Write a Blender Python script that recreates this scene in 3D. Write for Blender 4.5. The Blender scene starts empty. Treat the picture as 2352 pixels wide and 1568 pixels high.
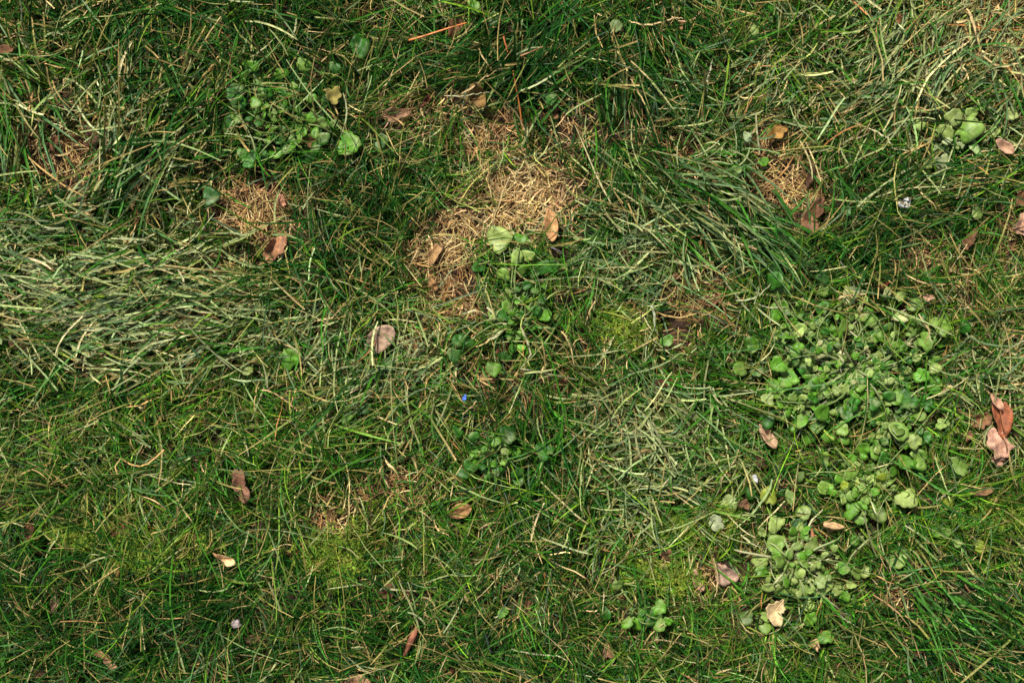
import bpy, math
import numpy as np
from mathutils import Vector

PI = math.pi
rad = math.radians
SC = bpy.context.scene
COL = SC.collection

# ------------------------------------------------------------------ camera
# A patch of lawn 0.9 m x 0.6 m seen from standing height, looking straight down.
FW, FH, CAMH = 0.9, 0.6, 1.25
cam_d = bpy.data.cameras.new('camera')
cam = bpy.data.objects.new('camera', cam_d)
COL.objects.link(cam)
cam.location = (0, 0, CAMH)
cam.rotation_euler = (0, 0, 0)
cam_d.sensor_width = 36
cam_d.lens = 50
cam_d.clip_start = 0.01
cam_d.clip_end = 200
SC.camera = cam

# ------------------------------------------------------------------ light
SUN_EL, SUN_AZ = 58, 120          # azimuth: direction the light comes from, in the ground plane (x axis = 0)
w = bpy.data.worlds.new('World')
SC.world = w
w.use_nodes = True
nt = w.node_tree
sky = nt.nodes.new('ShaderNodeTexSky')
sky.sky_type = 'NISHITA'
sky.sun_disc = False
sky.dust_density = 4
sky.ozone_density = 0
sky.sun_elevation = rad(SUN_EL)
sky.sun_rotation = rad(90 - SUN_AZ)
bg = nt.nodes['Background']
bg.inputs['Strength'].default_value = 0.05
nt.links.new(sky.outputs[0], bg.inputs[0])
sun_d = bpy.data.lights.new('sun', 'SUN')
sun = bpy.data.objects.new('sun', sun_d)
COL.objects.link(sun)
sun_d.energy = 3.9
sun_d.angle = rad(7)
sun_d.color = (1.0, 0.95, 0.84)
sd = Vector((math.cos(rad(SUN_AZ)) * math.cos(rad(SUN_EL)), math.sin(rad(SUN_AZ)) * math.cos(rad(SUN_EL)), math.sin(rad(SUN_EL))))
sun.rotation_euler = sd.to_track_quat('Z', 'Y').to_euler()
sun.location = sd * 5

SC.view_settings.view_transform = 'Standard'
SC.view_settings.look = 'None'
SC.view_settings.gamma = 1
SC.view_settings.use_curve_mapping = False
SC.view_settings.exposure = 0.8

# ------------------------------------------------------------------ helpers
rng = np.random.default_rng(11)
DW, DH = 2352.0, 1568.0            # layout units: the picture's width and height
U = FW / DW                        # metres per layout unit


def wx(dx): return (np.asarray(dx, float) / DW - 0.5) * FW
def wy(dy): return (0.5 - np.asarray(dy, float) / DH) * FH
def dxy(x, y): return (np.asarray(x) / FW + 0.5) * DW, (0.5 - np.asarray(y) / FH) * DH


def vnoise(x, y, cell, seed):
    """smooth value noise, -1..1"""
    r = np.random.default_rng(seed)
    N = 64
    g = r.uniform(-1, 1, (N, N))
    fx, fy = np.asarray(x) / cell + 1000.37, np.asarray(y) / cell + 1000.71
    ix, iy = np.floor(fx).astype(int), np.floor(fy).astype(int)
    tx, ty = fx - ix, fy - iy
    tx, ty = tx * tx * (3 - 2 * tx), ty * ty * (3 - 2 * ty)
    a, b = g[ix % N, iy % N], g[(ix + 1) % N, iy % N]
    c, d = g[ix % N, (iy + 1) % N], g[(ix + 1) % N, (iy + 1) % N]
    return (a * (1 - tx) + b * tx) * (1 - ty) + (c * (1 - tx) + d * tx) * ty


def gauss(DX, DY, cx, cy, rx, ry=None, rot=0.0):
    ry = ry or rx
    c, s = math.cos(rad(rot)), math.sin(rad(rot))
    a, b = DX - cx, -(DY - cy)
    p, q = (a * c + b * s) / rx, (-a * s + b * c) / ry
    return np.exp(-(p * p + q * q))


PITS = [(1524, 744, 19, .032), (2076, 1362, 40, .006), (150, 340, 70, .005), (115, 1262, 22, .018), (1752, 1046, 18, .015)]


def gz(x, y):
    """height of the soil"""
    DX, DY = dxy(x, y)
    h = 0.006 * vnoise(x, y, .16, 3) + 0.004 * vnoise(x, y, .06, 4) + 0.0012 * vnoise(x, y, .018, 5)
    for cx, cy, r, d in PITS:
        h = h - d * gauss(DX, DY, cx, cy, r)
    return h


def mesh_obj(name, verts, faces, mat, origin=(0, 0, 0), parent=None, parent_origin=None, cols=None, smooth=True, lc=None):
    """verts (n,3) in world space -> one mesh object whose origin is `origin`."""
    origin = np.asarray(origin, float)
    v = np.asarray(verts, float) - origin
    me = bpy.data.meshes.new(name)
    faces = np.asarray(faces, np.int32)
    k = faces.shape[1]
    me.vertices.add(len(v))
    me.vertices.foreach_set('co', v.astype(np.float32).ravel())
    me.loops.add(faces.size)
    me.loops.foreach_set('vertex_index', faces.ravel())
    me.polygons.add(len(faces))
    me.polygons.foreach_set('loop_start', np.arange(0, faces.size, k, dtype=np.int32))
    me.polygons.foreach_set('use_smooth', np.full(len(faces), smooth, bool))
    me.update(calc_edges=True)
    if cols is not None:
        a = me.attributes.new('Col', 'FLOAT_COLOR', 'POINT')
        c4 = np.ones((len(v), 4), np.float32)
        c4[:, :3] = cols
        a.data.foreach_set('color', c4.ravel())
    if lc is not None:
        a = me.attributes.new('lc', 'FLOAT_VECTOR', 'POINT')
        a.data.foreach_set('vector', np.asarray(lc, np.float32).ravel())
    me.materials.append(mat)
    o = bpy.data.objects.new(name, me)
    COL.objects.link(o)
    if parent is not None:
        o.parent = parent
        o.location = origin - np.asarray(parent_origin)
    else:
        o.location = origin
    return o


def empty(name, origin):
    o = bpy.data.objects.new(name, None)
    o.empty_display_size = .01
    o.location = origin
    COL.objects.link(o)
    return o


def tag(o, label=None, cat=None, group=None, kind=None):
    if label: o['label'] = label
    if cat: o['category'] = cat
    if group: o['group'] = group
    if kind: o['kind'] = kind
    return o


# ------------------------------------------------------------------ materials
def mat_base(name):
    m = bpy.data.materials.new(name)
    m.use_nodes = True
    t = m.node_tree
    return m, t, t.nodes, t.links, t.nodes['Principled BSDF']


def nd(ns, typ, **kw):
    n = ns.new(typ)
    for k, v in kw.items():
        setattr(n, k, v)
    return n


def ramp(ns, a, b, c0=(0, 0, 0, 1), c1=(1, 1, 1, 1)):
    r = ns.new('ShaderNodeValToRGB')
    r.color_ramp.elements[0].position = a
    r.color_ramp.elements[1].position = b
    r.color_ramp.elements[0].color = c0
    r.color_ramp.elements[1].color = c1
    return r


def mix(ns, ls, fac, a, b, mode='MIX'):
    n = ns.new('ShaderNodeMix')
    n.data_type = 'RGBA'
    n.blend_type = mode
    for sock, val in ((n.inputs[0], fac), (n.inputs[6], a), (n.inputs[7], b)):
        if hasattr(val, 'links'):
            ls.new(val, sock)
        else:
            sock.default_value = val
    return n.outputs[2]


def blade_mat(name, rough=.5, trans=.2, spec=.5, streak=.45):
    m, t, ns, ls, b = mat_base(name)
    at = nd(ns, 'ShaderNodeAttribute', attribute_name='Col')
    tc = ns.new('ShaderNodeTexCoord')
    nz = ns.new('ShaderNodeTexNoise')
    nz.inputs['Scale'].default_value = 330
    nz.inputs['Detail'].default_value = 3
    ls.new(tc.outputs['Object'], nz.inputs['Vector'])
    r = ramp(ns, .3, .72, (1 - streak, 1 - streak, 1 - streak, 1), (1 + streak * .6, 1 + streak * .55, 1 + streak * .5, 1))
    ls.new(nz.outputs['Fac'], r.inputs[0])
    c = mix(ns, ls, 1.0, at.outputs['Color'], r.outputs[0], 'MULTIPLY')
    ls.new(c, b.inputs['Base Color'])
    b.inputs['Roughness'].default_value = rough
    b.inputs['Specular IOR Level'].default_value = spec
    tr = ns.new('ShaderNodeBsdfTranslucent')
    ls.new(c, tr.inputs[0])
    mx = ns.new('ShaderNodeMixShader')
    mx.inputs[0].default_value = trans
    ls.new(b.outputs[0], mx.inputs[1])
    ls.new(tr.outputs[0], mx.inputs[2])
    ls.new(mx.outputs[0], ns['Material Output'].inputs[0])
    return m


M_GRASS = blade_mat('grass_blade', .5, .14, .28)
M_STRAW = blade_mat('dry_straw', .6, .10, .25)
M_THATCH = blade_mat('thatch', .75, .08, .2)
M_MOSS = blade_mat('moss_shoot', .7, .25, .2)
M_STALK = blade_mat('weed_stalk', .45, .15, .5, .25)


def leaf_mat(name, palmate, rough, trans, vein=.35, mott=.4, vcol=(1.5, 1.45, 1.2, 1), bump=.5, dust=0):
    """leaf with veins and mottling; lc.x runs from the base to the tip, lc.y across"""
    m, t, ns, ls, b = mat_base(name)
    at = nd(ns, 'ShaderNodeAttribute', attribute_name='Col')
    lc = nd(ns, 'ShaderNodeAttribute', attribute_name='lc')
    sp = ns.new('ShaderNodeSeparateXYZ')
    ls.new(lc.outputs['Vector'], sp.inputs[0])

    def mth(op, a, bb=None):
        n = nd(ns, 'ShaderNodeMath', operation=op)
        for i, v in enumerate((a, bb)):
            if v is None: continue
            if hasattr(v, 'links'): ls.new(v, n.inputs[i])
            else: n.inputs[i].default_value = v
        return n.outputs[0]
    ay = mth('ABSOLUTE', sp.outputs[1])
    if palmate:
        ang = mth('ARCTAN2', sp.outputs[1], mth('ADD', sp.outputs[0], .03))
        v = mth('ABSOLUTE', mth('COSINE', mth('MULTIPLY', ang, 3.5)))
        v = mth('POWER', mth('SUBTRACT', 1.0, mth('ABSOLUTE', mth('SINE', mth('MULTIPLY', ang, 3.0)))), 9.0)
    else:
        side = mth('SINE', mth('MULTIPLY', mth('SUBTRACT', sp.outputs[0], mth('MULTIPLY', ay, .8)), 44.0))
        side = mth('MULTIPLY', mth('POWER', mth('ABSOLUTE', side), 10.0), .5)
        mid = mth('POWER', mth('MAXIMUM', mth('SUBTRACT', 1.0, mth('MULTIPLY', ay, 22.0)), 0.0), 1.0)
        v = mth('MAXIMUM', side, mid)
    nz = ns.new('ShaderNodeTexNoise')
    nz.inputs['Scale'].default_value = 190
    nz.inputs['Detail'].default_value = 5
    tc = ns.new('ShaderNodeTexCoord')
    ls.new(tc.outputs['Object'], nz.inputs['Vector'])
    r = ramp(ns, .3, .7, (1 - mott, 1 - mott, 1 - mott, 1), (1 + mott * .5, 1 + mott * .5, 1 + mott * .45, 1))
    ls.new(nz.outputs['Fac'], r.inputs[0])
    c = mix(ns, ls, 1.0, at.outputs['Color'], r.outputs[0], 'MULTIPLY')
    cv = mix(ns, ls, 1.0, c, vcol, 'MULTIPLY')
    c = mix(ns, ls, mth('MULTIPLY', v, vein), c, cv)
    if dust:   # dried mud splashed on the leaves
        n2 = ns.new('ShaderNodeTexNoise')
        n2.inputs['Scale'].default_value = 75
        n2.inputs['Detail'].default_value = 6
        oi = ns.new('ShaderNodeObjectInfo')
        va = nd(ns, 'ShaderNodeVectorMath', operation='ADD')
        ls.new(tc.outputs['Object'], va.inputs[0]); ls.new(oi.outputs['Location'], va.inputs[1])
        ls.new(va.outputs[0], n2.inputs['Vector'])
        rd = ramp(ns, .50, .68)
        ls.new(n2.outputs['Fac'], rd.inputs[0])
        c = mix(ns, ls, mth('MULTIPLY', rd.outputs[0], dust), c, (.40, .43, .18, 1))
    ls.new(c, b.inputs['Base Color'])
    b.inputs['Roughness'].default_value = rough
    b.inputs['Specular IOR Level'].default_value = .4
    bp = ns.new('ShaderNodeBump')
    bp.inputs['Strength'].default_value = bump
    bp.inputs['Distance'].default_value = .0006
    hh = mth('ADD', mth('MULTIPLY', v, -.7), nz.outputs['Fac'])
    ls.new(hh, bp.inputs['Height'])
    ls.new(bp.outputs[0], b.inputs['Normal'])
    tr = ns.new('ShaderNodeBsdfTranslucent')
    ls.new(c, tr.inputs[0])
    mx = ns.new('ShaderNodeMixShader')
    mx.inputs[0].default_value = trans
    ls.new(b.outputs[0], mx.inputs[1])
    ls.new(tr.outputs[0], mx.inputs[2])
    ls.new(mx.outputs[0], ns['Material Output'].inputs[0])
    return m


M_WEED = leaf_mat('weed_leaf', True, .5, .18, .5, .45, (1.35, 1.3, 1.15, 1), .6, dust=.35)
M_DEAD = leaf_mat('dead_leaf', False, .65, .08, .6, .6, (1.5, 1.35, 1.2, 1), 1.0)


def soil_mat():
    m, t, ns, ls, b = mat_base('soil')
    tc = ns.new('ShaderNodeTexCoord')
    n1 = ns.new('ShaderNodeTexNoise'); n1.inputs['Scale'].default_value = 160; n1.inputs['Detail'].default_value = 8
    n2 = ns.new('ShaderNodeTexNoise'); n2.inputs['Scale'].default_value = 11; n2.inputs['Detail'].default_value = 3
    for n in (n1, n2): ls.new(tc.outputs['Object'], n.inputs['Vector'])
    r = ramp(ns, .3, .75, (.012, .007, .004, 1), (.07, .038, .018, 1)); ls.new(n1.outputs['Fac'], r.inputs[0])
    r2 = ramp(ns, .35, .7, (.7, .75, .7, 1), (1.25, 1.05, .95, 1)); ls.new(n2.outputs['Fac'], r2.inputs[0])
    c = mix(ns, ls, 1.0, r.outputs[0], r2.outputs[0], 'MULTIPLY')
    ls.new(c, b.inputs['Base Color'])
    b.inputs['Roughness'].default_value = .95
    bp = ns.new('ShaderNodeBump'); bp.inputs['Strength'].default_value = .9; bp.inputs['Distance'].default_value = .003
    ls.new(n1.outputs['Fac'], bp.inputs['Height']); ls.new(bp.outputs[0], b.inputs['Normal'])
    return m


M_SOIL = soil_mat()


def stone_mat(name, c0, c1, p0, p1, scale, rough=.8):
    m, t, ns, ls, b = mat_base(name)
    tc = ns.new('ShaderNodeTexCoord')
    n1 = ns.new('ShaderNodeTexNoise'); n1.inputs['Scale'].default_value = scale; n1.inputs['Detail'].default_value = 4
    ls.new(tc.outputs['Object'], n1.inputs['Vector'])
    r = ramp(ns, p0, p1, c0 + (1,), c1 + (1,)); ls.new(n1.outputs['Fac'], r.inputs[0])
    ls.new(r.outputs[0], b.inputs['Base Color'])
    b.inputs['Roughness'].default_value = rough
    bp = ns.new('ShaderNodeBump'); bp.inputs['Strength'].default_value = .5; bp.inputs['Distance'].default_value = .001
    ls.new(n1.outputs['Fac'], bp.inputs['Height']); ls.new(bp.outputs[0], b.inputs['Normal'])
    return m


# ------------------------------------------------------------------ ground: one sheet out to the horizon
def ground():
    def axis(half, step):
        core = np.arange(-half, half + 1e-6, step)
        out = np.array([.03, .1, .3, .8, 2, 5, 12, 30, 70])
        return np.concatenate([(-half - out)[::-1], core, half + out])
    xs, ys = axis(.9, .0065), axis(.75, .0065)
    X, Y = np.meshgrid(xs, ys)
    Z = gz(X, Y)
    nx, ny = len(xs), len(ys)
    v = np.stack([X, Y, Z], -1).reshape(-1, 3)
    i = np.arange(nx * ny).reshape(ny, nx)
    f = np.stack([i[:-1, :-1], i[:-1, 1:], i[1:, 1:], i[1:, :-1]], -1).reshape(-1, 4)
    tag(mesh_obj('ground', v, f, M_SOIL), kind='structure')


ground()

# ------------------------------------------------------------------ clearings: where leaves and chips lie, blades over them are mostly pressed aside
GX0, GY0, GR = -.85, -.7, .0015
GNX, GNY = int(1.7 / GR), int(1.4 / GR)
CLR = np.zeros((GNX, GNY), np.float32)     # chance that a blade crossing above is removed
CLZ = np.full((GNX, GNY), 9.0, np.float32)  # height of the thing lying there


def clear(cx, cy, rx, ry, rot, z, p):
    """cx.. in world metres"""
    R = max(rx, ry)
    i0, i1 = int((cx - R - GX0) / GR), int((cx + R - GX0) / GR) + 2
    j0, j1 = int((cy - R - GY0) / GR), int((cy + R - GY0) / GR) + 2
    i0, j0, i1, j1 = max(i0, 0), max(j0, 0), min(i1, GNX), min(j1, GNY)
    if i1 <= i0 or j1 <= j0: return
    I, J = np.meshgrid(np.arange(i0, i1), np.arange(j0, j1), indexing='ij')
    a, b = GX0 + I * GR - cx, GY0 + J * GR - cy
    c, s = math.cos(rot), math.sin(rot)
    q = ((a * c + b * s) / rx) ** 2 + ((-a * s + b * c) / ry) ** 2
    m = q < 1
    S = CLR[i0:i1, j0:j1]; S[m] = np.maximum(S[m], p)
    S = CLZ[i0:i1, j0:j1]; S[m] = np.minimum(S[m], z)


clear(float(wx(1524)), float(wy(744)), 24 * U, 20 * U, 0, -.05, .92)     # the worm hole stays open
clear(float(wx(1556)), float(wy(757)), 30 * U, 22 * U, 0, -.02, .7)
clear(float(wx(115)), float(wy(1262)), 24 * U, 18 * U, 0, -.05, .8)

# ------------------------------------------------------------------ blades (vectorised)
def ribbons(P, Wd, fold, twist, twist_rate, cols0, cols1, tipw, tip_pow=2.2):
    """P (n,S,3) centre lines, Wd (n,) widths -> verts, quad faces, colours. fold>0: a V section of three verts."""
    n, S, _ = P.shape
    T = np.gradient(P, axis=1)
    T /= np.linalg.norm(T, axis=2, keepdims=True) + 1e-9
    up = np.array([0, 0, 1.0])
    B = np.cross(T, up)
    bl = np.linalg.norm(B, axis=2, keepdims=True)
    B = np.where(bl > .05, B / (bl + 1e-9), np.array([1.0, 0, 0]))
    N = np.cross(B, T)
    t = np.linspace(0, 1, S)[None, :, None]
    tw = twist[:, None, None] + twist_rate[:, None, None] * t
    Bt = B * np.cos(tw) + N * np.sin(tw)
    Nt = -B * np.sin(tw) + N * np.cos(tw)
    prof = np.minimum(1, .55 + 1.6 * t) * (1 - (1 - tipw[:, None, None]) * t ** tip_pow)
    hw = Wd[:, None, None] * .5 * prof
    if fold:
        V = np.stack([P - Bt * hw, P - Nt * hw * .55, P + Bt * hw], 2)
        K = 3
    else:
        V = np.stack([P - Bt * hw, P + Bt * hw], 2)
        K = 2
    C = cols0[:, None, :] * (1 - t ** 2) + cols1[:, None, :] * t ** 2
    C = np.repeat(C[:, :, None, :], K, 2)
    idx = np.arange(n * S * K, dtype=np.int32).reshape(n, S, K)
    F = np.stack([idx[:, :-1, :-1], idx[:, :-1, 1:], idx[:, 1:, 1:], idx[:, 1:, :-1]], -1).reshape(-1, 4)
    return V.reshape(-1, 3), F, C.reshape(-1, 3)


def paths(x, y, z0, az, tilt, length, S, curl, kink, floor=.0015, turn=0.0):
    """centre lines: start at (x,y,z0), lean by `tilt` from vertical, droop by `curl`, wander by `kink`"""
    n = len(x)
    P = np.zeros((n, S, 3))
    P[:, 0] = np.stack([x, y, z0], -1)
    step = length / (S - 1)
    a = az.copy()
    f = tilt.copy()
    lim = rad(100)
    for i in range(1, S):
        P[:, i, 0] = P[:, i - 1, 0] + np.cos(a) * np.sin(f) * step
        P[:, i, 1] = P[:, i - 1, 1] + np.sin(a) * np.sin(f) * step
        P[:, i, 2] = P[:, i - 1, 2] + np.cos(f) * step
        a = a + turn / (S - 1) + rng.normal(0, 1, n) * kink
        f = np.clip(f + curl / (S - 1) + rng.normal(0, 1, n) * (kink * .5), 0, lim)
        g = gz(P[:, i, 0], P[:, i, 1]) + floor
        low = P[:, i, 2] < g
        P[low, i, 2] = g[low]
        f[low] = np.minimum(f[low], rad(88))
    return P


def keep_mask(P, bare=0.0, power=1.5):
    i = ((P[:, :, 0] - GX0) / GR).astype(int)
    j = ((P[:, :, 1] - GY0) / GR).astype(int)
    ok = (i >= 0) & (j >= 0) & (i < GNX) & (j < GNY)
    i, j = np.clip(i, 0, GNX - 1), np.clip(j, 0, GNY - 1)
    c = np.where(ok & (P[:, :, 2] > CLZ[i, j] - .003), CLR[i, j], 0).max(1)
    if bare:
        DX, DY = dxy(P[:, 1:, 0], P[:, 1:, 1])
        c = np.maximum(c, bare * np.clip(f_max(DX, DY, BARE).max(1) * 1.25 - .12, 0, 1) ** power)
    return rng.random(len(P)) > c


def sample(n, dens, mx=.40, my=.34):
    """n positions in the frame, and as many again per area (thinner) in a margin around it; dens(DX,DY) 0..1"""
    hx, hy = FW / 2 + mx, FH / 2 + my
    N = int(n * (4 * hx * hy) / (FW * FH))
    x, y = rng.uniform(-hx, hx, N), rng.uniform(-hy, hy, N)
    DX, DY = dxy(x, y)
    out = np.maximum(np.abs(x) - FW / 2, np.abs(y) - FH / 2)
    d = dens(DX, DY) * np.where(out > .03, .30, 1.0)
    k = rng.random(N) < d
    return x[k], y[k], DX[k], DY[k]


def pick(pal, wts):
    """per-blade colours: pal list of rgb, wts (n,len(pal))"""
    wts = np.maximum(np.asarray(wts, float), 1e-6)
    c = np.cumsum(wts / wts.sum(1, keepdims=True), 1)
    k = (rng.random(len(c))[:, None] > c).sum(1)
    k = np.minimum(k, len(pal) - 1)
    C = np.asarray(pal)[k]
    return C * np.exp(rng.normal(0, .22, (len(c), 1))) * np.exp(rng.normal(0, .06, (len(c), 3)))


_tr = np.random.default_rng(77)
T_J = _tr.uniform(.15, .85, (256, 256, 2)); T_V = _tr.normal(0, 1, (256, 256, 4))


def tufted(x, y, cell=.020, pull=.5):
    """gather blades into tufts: new positions, direction away from the tuft's middle, and per-tuft random values"""
    i, j = np.floor(x / cell).astype(int), np.floor(y / cell).astype(int)
    J, V = T_J[i % 256, j % 256], T_V[i % 256, j % 256]
    cx, cy = (i + J[:, 0]) * cell, (j + J[:, 1]) * cell
    ra = np.arctan2(y - cy, x - cx)
    return cx + (x - cx) * pull, cy + (y - cy) * pull, ra, V


def lean(DX, DY, ra, V, mixr=.45):
    """azimuth: the comb direction, with each tuft leaning its own way and fanning out"""
    th, k = f_comb(DX, DY)
    base = th + np.where(V[:, 0] > 0, 0, PI) + V[:, 1] * np.minimum(.7, .6 / (k + .3))
    kk = np.minimum(k, 2.5)
    c = np.cos(base) * (.45 + kk * .5) + np.cos(ra) * mixr + rng.normal(0, .35, len(DX))
    s_ = np.sin(base) * (.45 + kk * .5) + np.sin(ra) * mixr + rng.normal(0, .35, len(DX))
    return np.arctan2(s_, c)


# ---- fields over the lawn ------------------------------------------------
BARE = [(155, 350, 115, 66, 1.0), (585, 480, 110, 70, .95), (1010, 585, 70, 80, .9), (1040, 690, 70, 70, .85), (1205, 450, 130, 85, 1.0),
        (1060, 515, 85, 55, .95), (1130, 300, 95, 60, .75), (950, 270, 80, 35, .75), (1300, 290, 75, 60, .75), (1810, 425, 85, 72, 1.0),
        (1540, 335, 85, 40, .75), (1590, 420, 50, 32, .6), (750, 1195, 65, 45, .8), (900, 1110, 80, 45, .7), (1552, 757, 55, 40, 1.0),
        (1420, 765, 90, 55, .6), (1590, 680, 75, 80, .7), (890, 1360, 45, 38, .85), (2080, 1365, 60, 32, .9), (1540, 1335, 50, 40, .6),
        (2130, 590, 75, 50, .55), (2310, 540, 60, 40, .6), (1560, 1290, 60, 40, .6), (2190, 620, 45, 45, .5), (1765, 330, 50, 38, .8),
        (1130, 870, 75, 55, .5), (520, 610, 50, 30, .7), (1290, 880, 65, 65, .45), (1840, 1245, 60, 35, .65), (1640, 1320, 65, 40, .55), (960, 790, 60, 50, .5)]
SOILY = [(150, 345, 80, 42, .5), (1552, 757, 40, 28, 1), (2080, 1365, 50, 26, .9), (890, 1360, 32, 28, .8), (1524, 744, 30, 25, 1), (1310, 285, 50, 40, .4),
         (1540, 335, 60, 35, .4), (1752, 1046, 30, 25, .8), (115, 1262, 35, 28, .8)]
WEEDS = [(1960, 850, 190, 150, .7), (1960, 1040, 150, 90, .55), (640, 250, 110, 100, .5), (1830, 1370, 90, 110, .45), (1190, 660, 70, 110, .5),
         (1140, 1080, 70, 50, .3), (1440, 1410, 80, 40, .3), (2200, 300, 90, 60, .4)]


def f_max(DX, DY, L):
    r = np.zeros_like(DX)
    for cx, cy, rx, ry, a in L:
        r = np.maximum(r, a * gauss(DX, DY, cx, cy, rx, ry))
    return r


def f_bare(DX, DY): return np.clip(f_max(DX, DY, BARE) + .18 * np.clip(vnoise(DX, DY, 110, 21) - .25, 0, 1), 0, 1)
def f_weed(DX, DY): return f_max(DX, DY, WEEDS)


# straw share
STRAW = [(2310, 70, 200, 180, 1.0), (1900, 180, 420, 190, .26), (250, 250, 420, 260, .30), (280, 720, 330, 130, .42), (1450, 790, 120, 90, .55),
         (1480, 1000, 200, 160, .34), (2270, 760, 160, 230, .36), (900, 60, 170, 90, .4), (950, 300, 140, 120, .3), (1000, 760, 260, 190, .32),
         (950, 1150, 220, 90, .28), (1160, 420, 200, 130, .5), (1620, 660, 110, 110, .38), (900, 920, 300, 100, .26), (200, 960, 300, 80, .28),
         (1250, 1330, 200, 80, .22), (1760, 1300, 200, 160, .22), (60, 150, 100, 150, .25), (2250, 300, 150, 150, .3), (2230, 950, 130, 80, .35)]


def f_straw(DX, DY): return np.clip(.025 + .8 * f_max(DX, DY, STRAW) + .3 * gauss(DX, DY, 2320, 60, 150, 120) + .09 * vnoise(DX, DY, 120, 22), .03, .9)


# sage: dull grey green, flattened blades
SAGE = [(280, 700, 270, 110, .95), (60, 620, 150, 120, .6), (1500, 1030, 180, 160, .6), (880, 830, 150, 110, .45), (1480, 560, 180, 120, .55), (2120, 150, 250, 200, .45),
        (2250, 880, 150, 90, .55), (1640, 460, 120, 70, .5), (330, 360, 150, 150, .3), (1700, 300, 200, 150, .3), (620, 760, 160, 100, .4)]
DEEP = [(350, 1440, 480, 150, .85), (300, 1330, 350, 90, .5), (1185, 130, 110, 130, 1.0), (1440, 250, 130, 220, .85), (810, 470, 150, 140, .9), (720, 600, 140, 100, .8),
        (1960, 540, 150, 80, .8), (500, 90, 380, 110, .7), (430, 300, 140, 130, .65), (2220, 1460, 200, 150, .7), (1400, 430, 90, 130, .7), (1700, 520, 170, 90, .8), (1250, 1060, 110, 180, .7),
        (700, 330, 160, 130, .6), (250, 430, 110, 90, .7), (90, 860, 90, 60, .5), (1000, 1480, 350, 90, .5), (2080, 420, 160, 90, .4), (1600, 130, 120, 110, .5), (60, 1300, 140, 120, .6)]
LIME = [(1960, 860, 230, 230, .4), (1980, 540, 130, 80, .5), (2150, 1180, 220, 160, .5), (1250, 1100, 200, 160, .35), (1300, 180, 150, 130, .2), (330, 1230, 180, 60, .35),
        (780, 1290, 110, 80, .5), (1690, 880, 120, 60, .5), (500, 980, 300, 90, .3)]
# comb directions: (x, y, rx, ry, angle deg counter-clockwise in the picture, strength)
COMB = [(280, 690, 260, 120, 6, 3.0), (120, 620, 130, 90, -22, 2.0), (420, 800, 150, 80, 25, 2.0), (230, 430, 110, 80, 48, 2.2), (70, 300, 80, 120, -68, 2.0),
        (420, 280, 120, 120, 60, 1.2), (250, 180, 120, 120, 65, .8), (1190, 110, 110, 90, 42, 2.2), (1650, 470, 130, 80, -34, 3.0), (1560, 420, 90, 60, -30, 1.5),
        (1500, 200, 120, 160, -70, 1.5), (2120, 60, 80, 120, 68, 2.0), (2270, 70, 100, 100, 40, 1.0), (1650, 200, 120, 120, 30, 1.4), (2000, 140, 120, 110, 40, 1.2),
        (1730, 520, 120, 90, -45, 2.5), (1960, 520, 120, 80, 25, 1.6), (1680, 880, 110, 50, 8, 2.4), (2250, 1400, 170, 140, -40, 2.0), (1550, 950, 90, 130, -60, 1.3),
        (1250, 1050, 60, 150, 85, 1.0), (1470, 1080, 140, 60, 15, 1.2), (840, 880, 120, 80, 35, 1.2), (970, 130, 120, 60, 25, 1.5), (960, 230, 150, 70, 35, 1.5),
        (2270, 880, 90, 40, -8, 2.0), (1400, 590, 120, 60, 15, 1.2), (2150, 420, 110, 60, 25, 1.0), (1900, 250, 150, 80, 15, 1.0), (760, 450, 100, 130, 60, .8),
        (1330, 560, 110, 60, -15, 1.0), (600, 330, 60, 60, 30, .6), (1850, 1200, 60, 60, 40, .5)]


def f_comb(DX, DY):
    c = np.zeros_like(DX); s = np.zeros_like(DX)
    for cx, cy, rx, ry, a, k in COMB:
        g = gauss(DX, DY, cx, cy, rx, ry) * k
        c += g * math.cos(2 * rad(a)); s += g * math.sin(2 * rad(a))
    n1 = vnoise(DX, DY, 90, 31) * PI
    c += .55 * np.cos(2 * n1); s += .55 * np.sin(2 * n1)
    return .5 * np.arctan2(s, c), np.hypot(c, s)


def azimuth(DX, DY, both=.5):
    th, k = f_comb(DX, DY)
    sg = np.minimum(.9, .85 / (k + .25))
    a = th + rng.normal(0, 1, len(DX)) * sg
    return a + np.where(rng.random(len(DX)) < both, PI, 0)


COARSE = [(250, 400, 420, 420, 1.0), (280, 720, 380, 160, 1.0), (2150, 150, 350, 250, .75), (2270, 860, 150, 80, .7), (1480, 1000, 200, 170, .55), (900, 850, 200, 150, .55),
          (1200, 130, 160, 120, .55), (1650, 480, 200, 120, .5), (2100, 1450, 300, 200, .45)]


def f_coarse(DX, DY): return f_max(DX, DY, COARSE)


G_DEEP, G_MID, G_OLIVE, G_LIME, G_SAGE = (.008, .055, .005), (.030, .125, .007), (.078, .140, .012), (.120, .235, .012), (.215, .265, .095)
S_PALE, S_STRAW, S_TAN, S_ORANGE, S_BROWN = (.58, .44, .21), (.45, .32, .12), (.34, .20, .075), (.42, .20, .06), (.15, .080, .030)

STUFF = {}


def emit(key, V, F, C):
    STUFF.setdefault(key, []).append((V, F, C))


def flush(key, name, mat, label, cat):
    off, Vs, Fs, Cs = 0, [], [], []
    for V, F, C in STUFF[key]:
        Vs.append(V); Fs.append(F + off); Cs.append(C); off += len(V)
    o = mesh_obj(name, np.concatenate(Vs), np.concatenate(Fs), mat, cols=np.concatenate(Cs))
    tag(o, label, cat, kind='stuff')
    return o


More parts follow.
